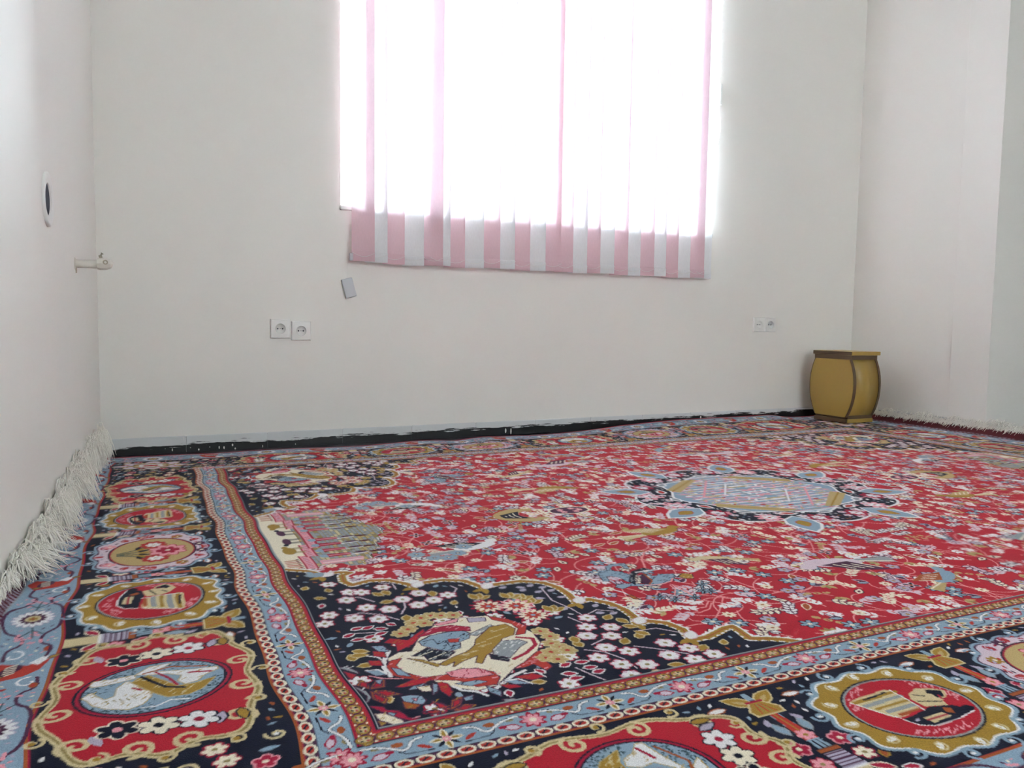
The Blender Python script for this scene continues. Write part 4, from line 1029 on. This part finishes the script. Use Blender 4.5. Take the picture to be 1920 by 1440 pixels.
for reg in ((-MB, -GU, -MB, FV / 2), (-GU, FU / 2, -MB, -GU)):
    fill(reg, 'navy', 5000, 11, on_navy); fill(reg, 'navy', 4000, 6, on_navy_small)
for reg in ((-OG, -MB, -OG, FV / 2), (-MB, FU / 2, -OG, -MB)): fill(reg, 'sky', 3000, 9, on_sky); fill(reg, 'sky', 3000, 5, lambda u, v, a: leaf(u, v, .009, .0035, a, ['plum', 'pink', 'lilac', 'cream'][R.randint(0, 4)]))
fill((FU / 2 - .45, FU / 2, FV / 2 - .42, FV / 2), 'navy', 2500, 7, on_navy_small); fill((0, .7, 0, .7), 'navy', 2500, 7, on_navy_small)

# ---------------------------------------------------------------- the carpet itself
TH = math.radians(-0.82); CT, ST = math.cos(TH), math.sin(TH)
def sstep(x, a, b): t = np.clip((x - a) / (b - a), 0, 1); return t * t * (3 - 2 * t)
def lay(u, v):
    """design plane -> where that knot lies in the room (stretch, ripples, edges riding up the walls)"""
    u = np.asarray(u, float); v = np.asarray(v, float)
    lf = np.clip(-GU - u, 0, None); rg = np.clip(u - FU - GU, 0, None)
    uu = u - np.minimum(lf, .25) * (0.155 - 0.085 * np.clip(v, -.4, 2.3)) + np.clip(lf - .25, 0, None) * .08 + rg * 0.02
    near = np.exp(-np.clip(u + .1, 0, None) / .35)
    uu = uu + near * (.0035 * np.sin(v * 17.0 + 1.0) + .0025 * np.sin(v * 29.0))
    X = .274 + uu * CT - v * ST; Y = .929 + uu * ST + v * CT
    z = .009 + near * .0035 * (1 + np.sin(v * 14.0 + u * 3)) + .0012 * np.sin(u * 5.1 + v * 3.3) * np.sin(v * 4.3 - u * 2.2)
    # the far border is pushed together against the window wall, its edge rippled and riding up on the right
    ye = np.interp(X, [-.2, .011, .296, .493, .693, .857, 1.009, 1.12, 1.201, 1.269, 1.41, 1.625, 1.679, 1.936, 2.193, 2.6, 3.9], [3.14, 3.136, 3.113, 3.143, 3.123, 3.119, 3.153, 3.185, 3.161, 3.125, 3.178, 3.143, 3.14, 3.196, 3.258, 3.28, 3.28])
    bq = np.clip(v - FV, 0, None) / EV; yf_ = .929 + uu * ST + FV * CT
    Y = np.where(bq > 0, yf_ + (ye - yf_) * bq, Y)
    z = z + bq * bq * (.005 + .020 * sstep(X, 1.9, 2.7) * (1 - .95 * sstep(X, 3.15, 3.36)))
    lim = (-0.077 - LW * (YB - Y)) + .052; l = np.clip(lim - X, 0, None); r = .046; a = np.clip(l / r, 0, 1.45)
    X = np.where(l > 0, lim - r * np.sin(a) - np.clip(l - 1.45 * r, 0, None) * math.cos(1.45), X)
    z = z + np.where(l > 0, r * (1 - np.cos(a)) + np.clip(l - 1.45 * r, 0, None) * math.sin(1.45), 0)
    X = np.maximum(X, -0.077 - LW * (YB - Y) + .003)
    ri = np.clip(u - FU - OG, 0, None)              # right end: wide kilim band sloping up to the wall
    X = np.minimum(X, XR - .022); z = z + sstep(ri, 0, .13) * .026 + sstep(rg, .1, .35) * .004
    return X, Y, z
PRGB = np.array(PLIST)
def knots(u, v):
    u = np.where(u > FU / 2, FU - u, u); v = np.where(v > FV / 2, FV - v, v)
    iu = np.clip(((u - QU0) / RES).astype(int), 0, NU - 1); iv = np.clip(((v - QV0) / RES).astype(int), 0, NV - 1)
    return PRGB[QM[iv, iu]]
carpet = tag(empty('carpet', (1.7, 1.8, 0)), 'red and navy Persian carpet with pictorial medallions covering the floor', 'carpet')
M_pile = bpy.data.materials.new('wool_pile'); M_pile.use_nodes = True
nt = M_pile.node_tree; pb = nt.nodes['Principled BSDF']; at = nt.nodes.new('ShaderNodeAttribute'); at.attribute_name = 'knot'
nz = nt.nodes.new('ShaderNodeTexNoise'); nz.inputs['Scale'].default_value = 620; nz.inputs['Detail'].default_value = 2
tcn = nt.nodes.new('ShaderNodeTexCoord'); nt.links.new(tcn.outputs['Object'], nz.inputs['Vector'])
mr = nt.nodes.new('ShaderNodeMapRange'); mr.inputs['From Min'].default_value = .3; mr.inputs['From Max'].default_value = .7; mr.inputs['To Min'].default_value = .78; mr.inputs['To Max'].default_value = 1.2; nt.links.new(nz.outputs['Fac'], mr.inputs['Value'])
mx_ = nt.nodes.new('ShaderNodeMix'); mx_.data_type = 'RGBA'; mx_.blend_type = 'MULTIPLY'; mx_.inputs['Factor'].default_value = 1
nt.links.new(at.outputs['Color'], mx_.inputs['A']); nt.links.new(mr.outputs['Result'], mx_.inputs['B']); nt.links.new(mx_.outputs['Result'], pb.inputs['Base Color'])
bpn = nt.nodes.new('ShaderNodeBump'); bpn.inputs['Strength'].default_value = .35; bpn.inputs['Distance'].default_value = .002; nt.links.new(nz.outputs['Fac'], bpn.inputs['Height']); nt.links.new(bpn.outputs['Normal'], pb.inputs['Normal'])
pb.inputs['Roughness'].default_value = .75; pb.inputs['Specular IOR Level'].default_value = .06
pb.inputs['Sheen Weight'].default_value = .04; pb.inputs['Sheen Roughness'].default_value = .4

def pile(blocks):
    """one mesh; each block is a grid of knots, finer where the carpet is seen from close by"""
    VX, VC, FC = [], [], []; base = 0
    for u0, u1, v0, v1, du, dv in blocks:
        nu = max(2, int(round((u1 - u0) / du)) + 1); nv = max(2, int(round((v1 - v0) / dv)) + 1)
        U, V = np.meshgrid(np.linspace(u0, u1, nu), np.linspace(v0, v1, nv))
        X, Y, Z = lay(U, V)
        col = np.zeros((nv, nu, 3)); ks = 2 if du < .002 else 3
        for i in range(ks):
            for j in range(ks): col += knots(U + du * ((i + .5) / ks - .5), V + dv * ((j + .5) / ks - .5))
        col /= ks * ks
        VX.append(np.stack([X, Y, Z], -1).reshape(-1, 3)); VC.append(col.reshape(-1, 3))
        idx = base + np.arange(nu * nv).reshape(nv, nu)
        FC.append(np.stack([idx[:-1, :-1], idx[:-1, 1:], idx[1:, 1:], idx[1:, :-1]], -1).reshape(-1, 4)); base += nu * nv
    co = np.concatenate(VX).astype(np.float32); cc = np.concatenate(VC); fc_ = np.concatenate(FC).astype(np.int32)
    me = bpy.data.meshes.new('pile')
    me.vertices.add(len(co)); me.vertices.foreach_set('co', co.ravel())
    me.loops.add(fc_.size); me.loops.foreach_set('vertex_index', fc_.ravel())
    me.polygons.add(len(fc_)); me.polygons.foreach_set('loop_start', np.arange(0, fc_.size, 4, dtype=np.int32))
    me.polygons.foreach_set('use_smooth', np.ones(len(fc_), bool))
    ca = me.color_attributes.new('knot', 'FLOAT_COLOR', 'POINT')
    ca.data.foreach_set('color', np.concatenate([cc, np.ones((len(cc), 1))], 1).astype(np.float32).ravel())
    me.materials.append(M_pile); me.update(calc_edges=True)
    o = bpy.data.objects.new('pile', me); C.objects.link(o); o.parent = carpet; o.matrix_parent_inverse = Matrix.Translation(-carpet.location)
    return o
EUR = OG + .135
u0_, u1_, v0_, v1_ = -EU, FU + EUR, -EV, FV + EV
pile([(u0_, 1.45, v0_, .36, .0015, .0020), (1.45, u1_, v0_, .36, .006, .006),
      (u0_, 2.2, .36, 1.05, .0021, .0040), (2.2, u1_, .36, 1.05, .006, .006),
      (u0_, u1_, 1.05, v1_, .0030, .0085)])
# woven backing under the pile
me = bpy.data.meshes.new('backing'); bm = bmesh.new()
Ub, Vb = np.meshgrid(np.linspace(u0_, u1_, 140), np.linspace(v0_, v1_, 100)); Xb, Yb, Zb = lay(Ub, Vb)
gv = [[bm.verts.new((Xb[i, j], Yb[i, j], Zb[i, j] - .004)) for j in range(140)] for i in range(100)]
for i in range(99):
    for j in range(139): bm.faces.new((gv[i][j], gv[i][j + 1], gv[i + 1][j + 1], gv[i + 1][j]))
M_back = material('jute_backing', (0.12, 0.02, 0.03), 0.9, 0.1, 0.1, 40)
obj('backing', bm, M_back, carpet, True)

# fringes folded back on themselves against the two end walls
def fringe(side):
    V_, F_ = [], []
    rr = np.random.RandomState(5 if side < 0 else 9)
    n_cl = 44 if side < 0 else 60
    for c in range(n_cl):
        v = (-.2 + 2.52 * (c + rr.uniform(-.3, .3)) / n_cl) if side < 0 else (.9 + 1.40 * (c + rr.uniform(-.3, .3)) / n_cl)
        lean = rr.uniform(-1.3, 1.1) - .3; curl = rr.uniform(.5, 1.7); ns = 110 if side < 0 else 26; rise = rr.uniform(.0, .036)
        cover = float(sstep(v, .66, .92)) if side < 0 else 1
        for k in range(ns):
            vv = min(v + rr.normal(0, .024 if rr.rand() < .15 else .0095), FV + EV - .004)
            x, y, z = (float(q) for q in lay(-EU + .004 if side < 0 else FU + EUR - .004, vv)); p0 = np.array([x, y, z])
            if side < 0:
                az = lean + rr.normal(0, .42); D = rr.uniform(.018, .058) * curl * (.2 + .8 * cover) * (1 - .42 * float(sstep(v, 1.1, 1.9))); bend = rr.normal(0, 1.1)
                H_ = (abs(rr.normal(0, .018)) + rise) * (.35 + .65 * cover); p0 = p0 + [rr.uniform(0, .022) * cover, 0, rr.uniform(-.012, .006)]
                drop = p0[2] + H_ - .017 - rr.uniform(0, .022); P = [p0]
                for q in (.12, .3, .5, .72, 1.0):
                    ang = az + bend * q; P.append(p0 + [D * q * math.cos(ang) * (1 if q > .2 else .4), D * q * 1.1 * math.sin(ang), H_ * math.sin(min(1, q * 1.9) * PI / 2) - drop * max(0, (q - .3) / .7) ** 1.5])
                lo = .018
            else:
                wall = XR - .016; H_ = rr.uniform(.006, .032) * curl; D = rr.uniform(.008, .045); L = rr.normal(0, .022)
                if rr.rand() < .12: D, H_ = rr.uniform(.04, .075), .012
                P = [p0, p0 + [.004, .1 * L, .5 * H_], p0 + [.002, .4 * L, H_], p0 + [-.4 * D, .8 * L, H_ * .9], p0 + [-D, L, H_ * .4 - D * .45]]
                lo = .016
            P = np.array(P)
            if side < 0: P[:, 0] = np.maximum(P[:, 0], np.array([xw(q) for q in P[:, 1]]) + .004)
            else: P[:, 0] = np.minimum(P[:, 0], wall)
            P[:, 1] = np.minimum(P[:, 1], YB - .016); P[:, 2] = np.maximum(P[:, 2], lo + rr.uniform(0, .006))
            if side < 0: P[2:, 1] += .004 * np.sin(np.arange(len(P) - 2) * 2.1 + rr.uniform(0, 6)); P[3:, 2] += np.abs(rr.normal(0, .004, len(P) - 3))
            # smooth the path
            t = np.linspace(0, len(P) - 1, 8 if side < 0 else 6); Q = np.stack([np.interp(t, np.arange(len(P)), P[:, i]) for i in range(3)], 1); Q[1:-1] = (Q[:-2] + 2 * Q[1:-1] + Q[2:]) / 4
            b = len(V_) ; r = rr.uniform(.0010, .0018)
            for i in range(len(Q)):
                d = Q[min(i + 1, len(Q) - 1)] - Q[max(i - 1, 0)]; d = d / (np.linalg.norm(d) + 1e-9)
                a = np.cross(d, [.3, .9, .31]); a /= np.linalg.norm(a) + 1e-9; e = np.cross(d, a); w = r * (.35 if i == len(Q) - 1 else 1)
                for q in range(3): V_.append(Q[i] + w * (a * math.cos(q * 2.094) + e * math.sin(q * 2.094)))
            for i in range(len(Q) - 1):
                for q in range(3): F_.append((b + i * 3 + q, b + i * 3 + (q + 1) % 3, b + i * 3 + 3 + (q + 1) % 3, b + i * 3 + 3 + q))
    me = bpy.data.meshes.new('fringe'); me.from_pydata([tuple(p) for p in V_], [], F_); me.materials.append(M_fringe)
    for p in me.polygons: p.use_smooth = True
    o = bpy.data.objects.new('fringe', me); C.objects.link(o); o.parent = carpet; o.matrix_parent_inverse = Matrix.Translation(-carpet.location)
    tag(o, 'cream cotton fringe folded back on the carpet', kind='stuff')
fringe(-1); fringe(1)
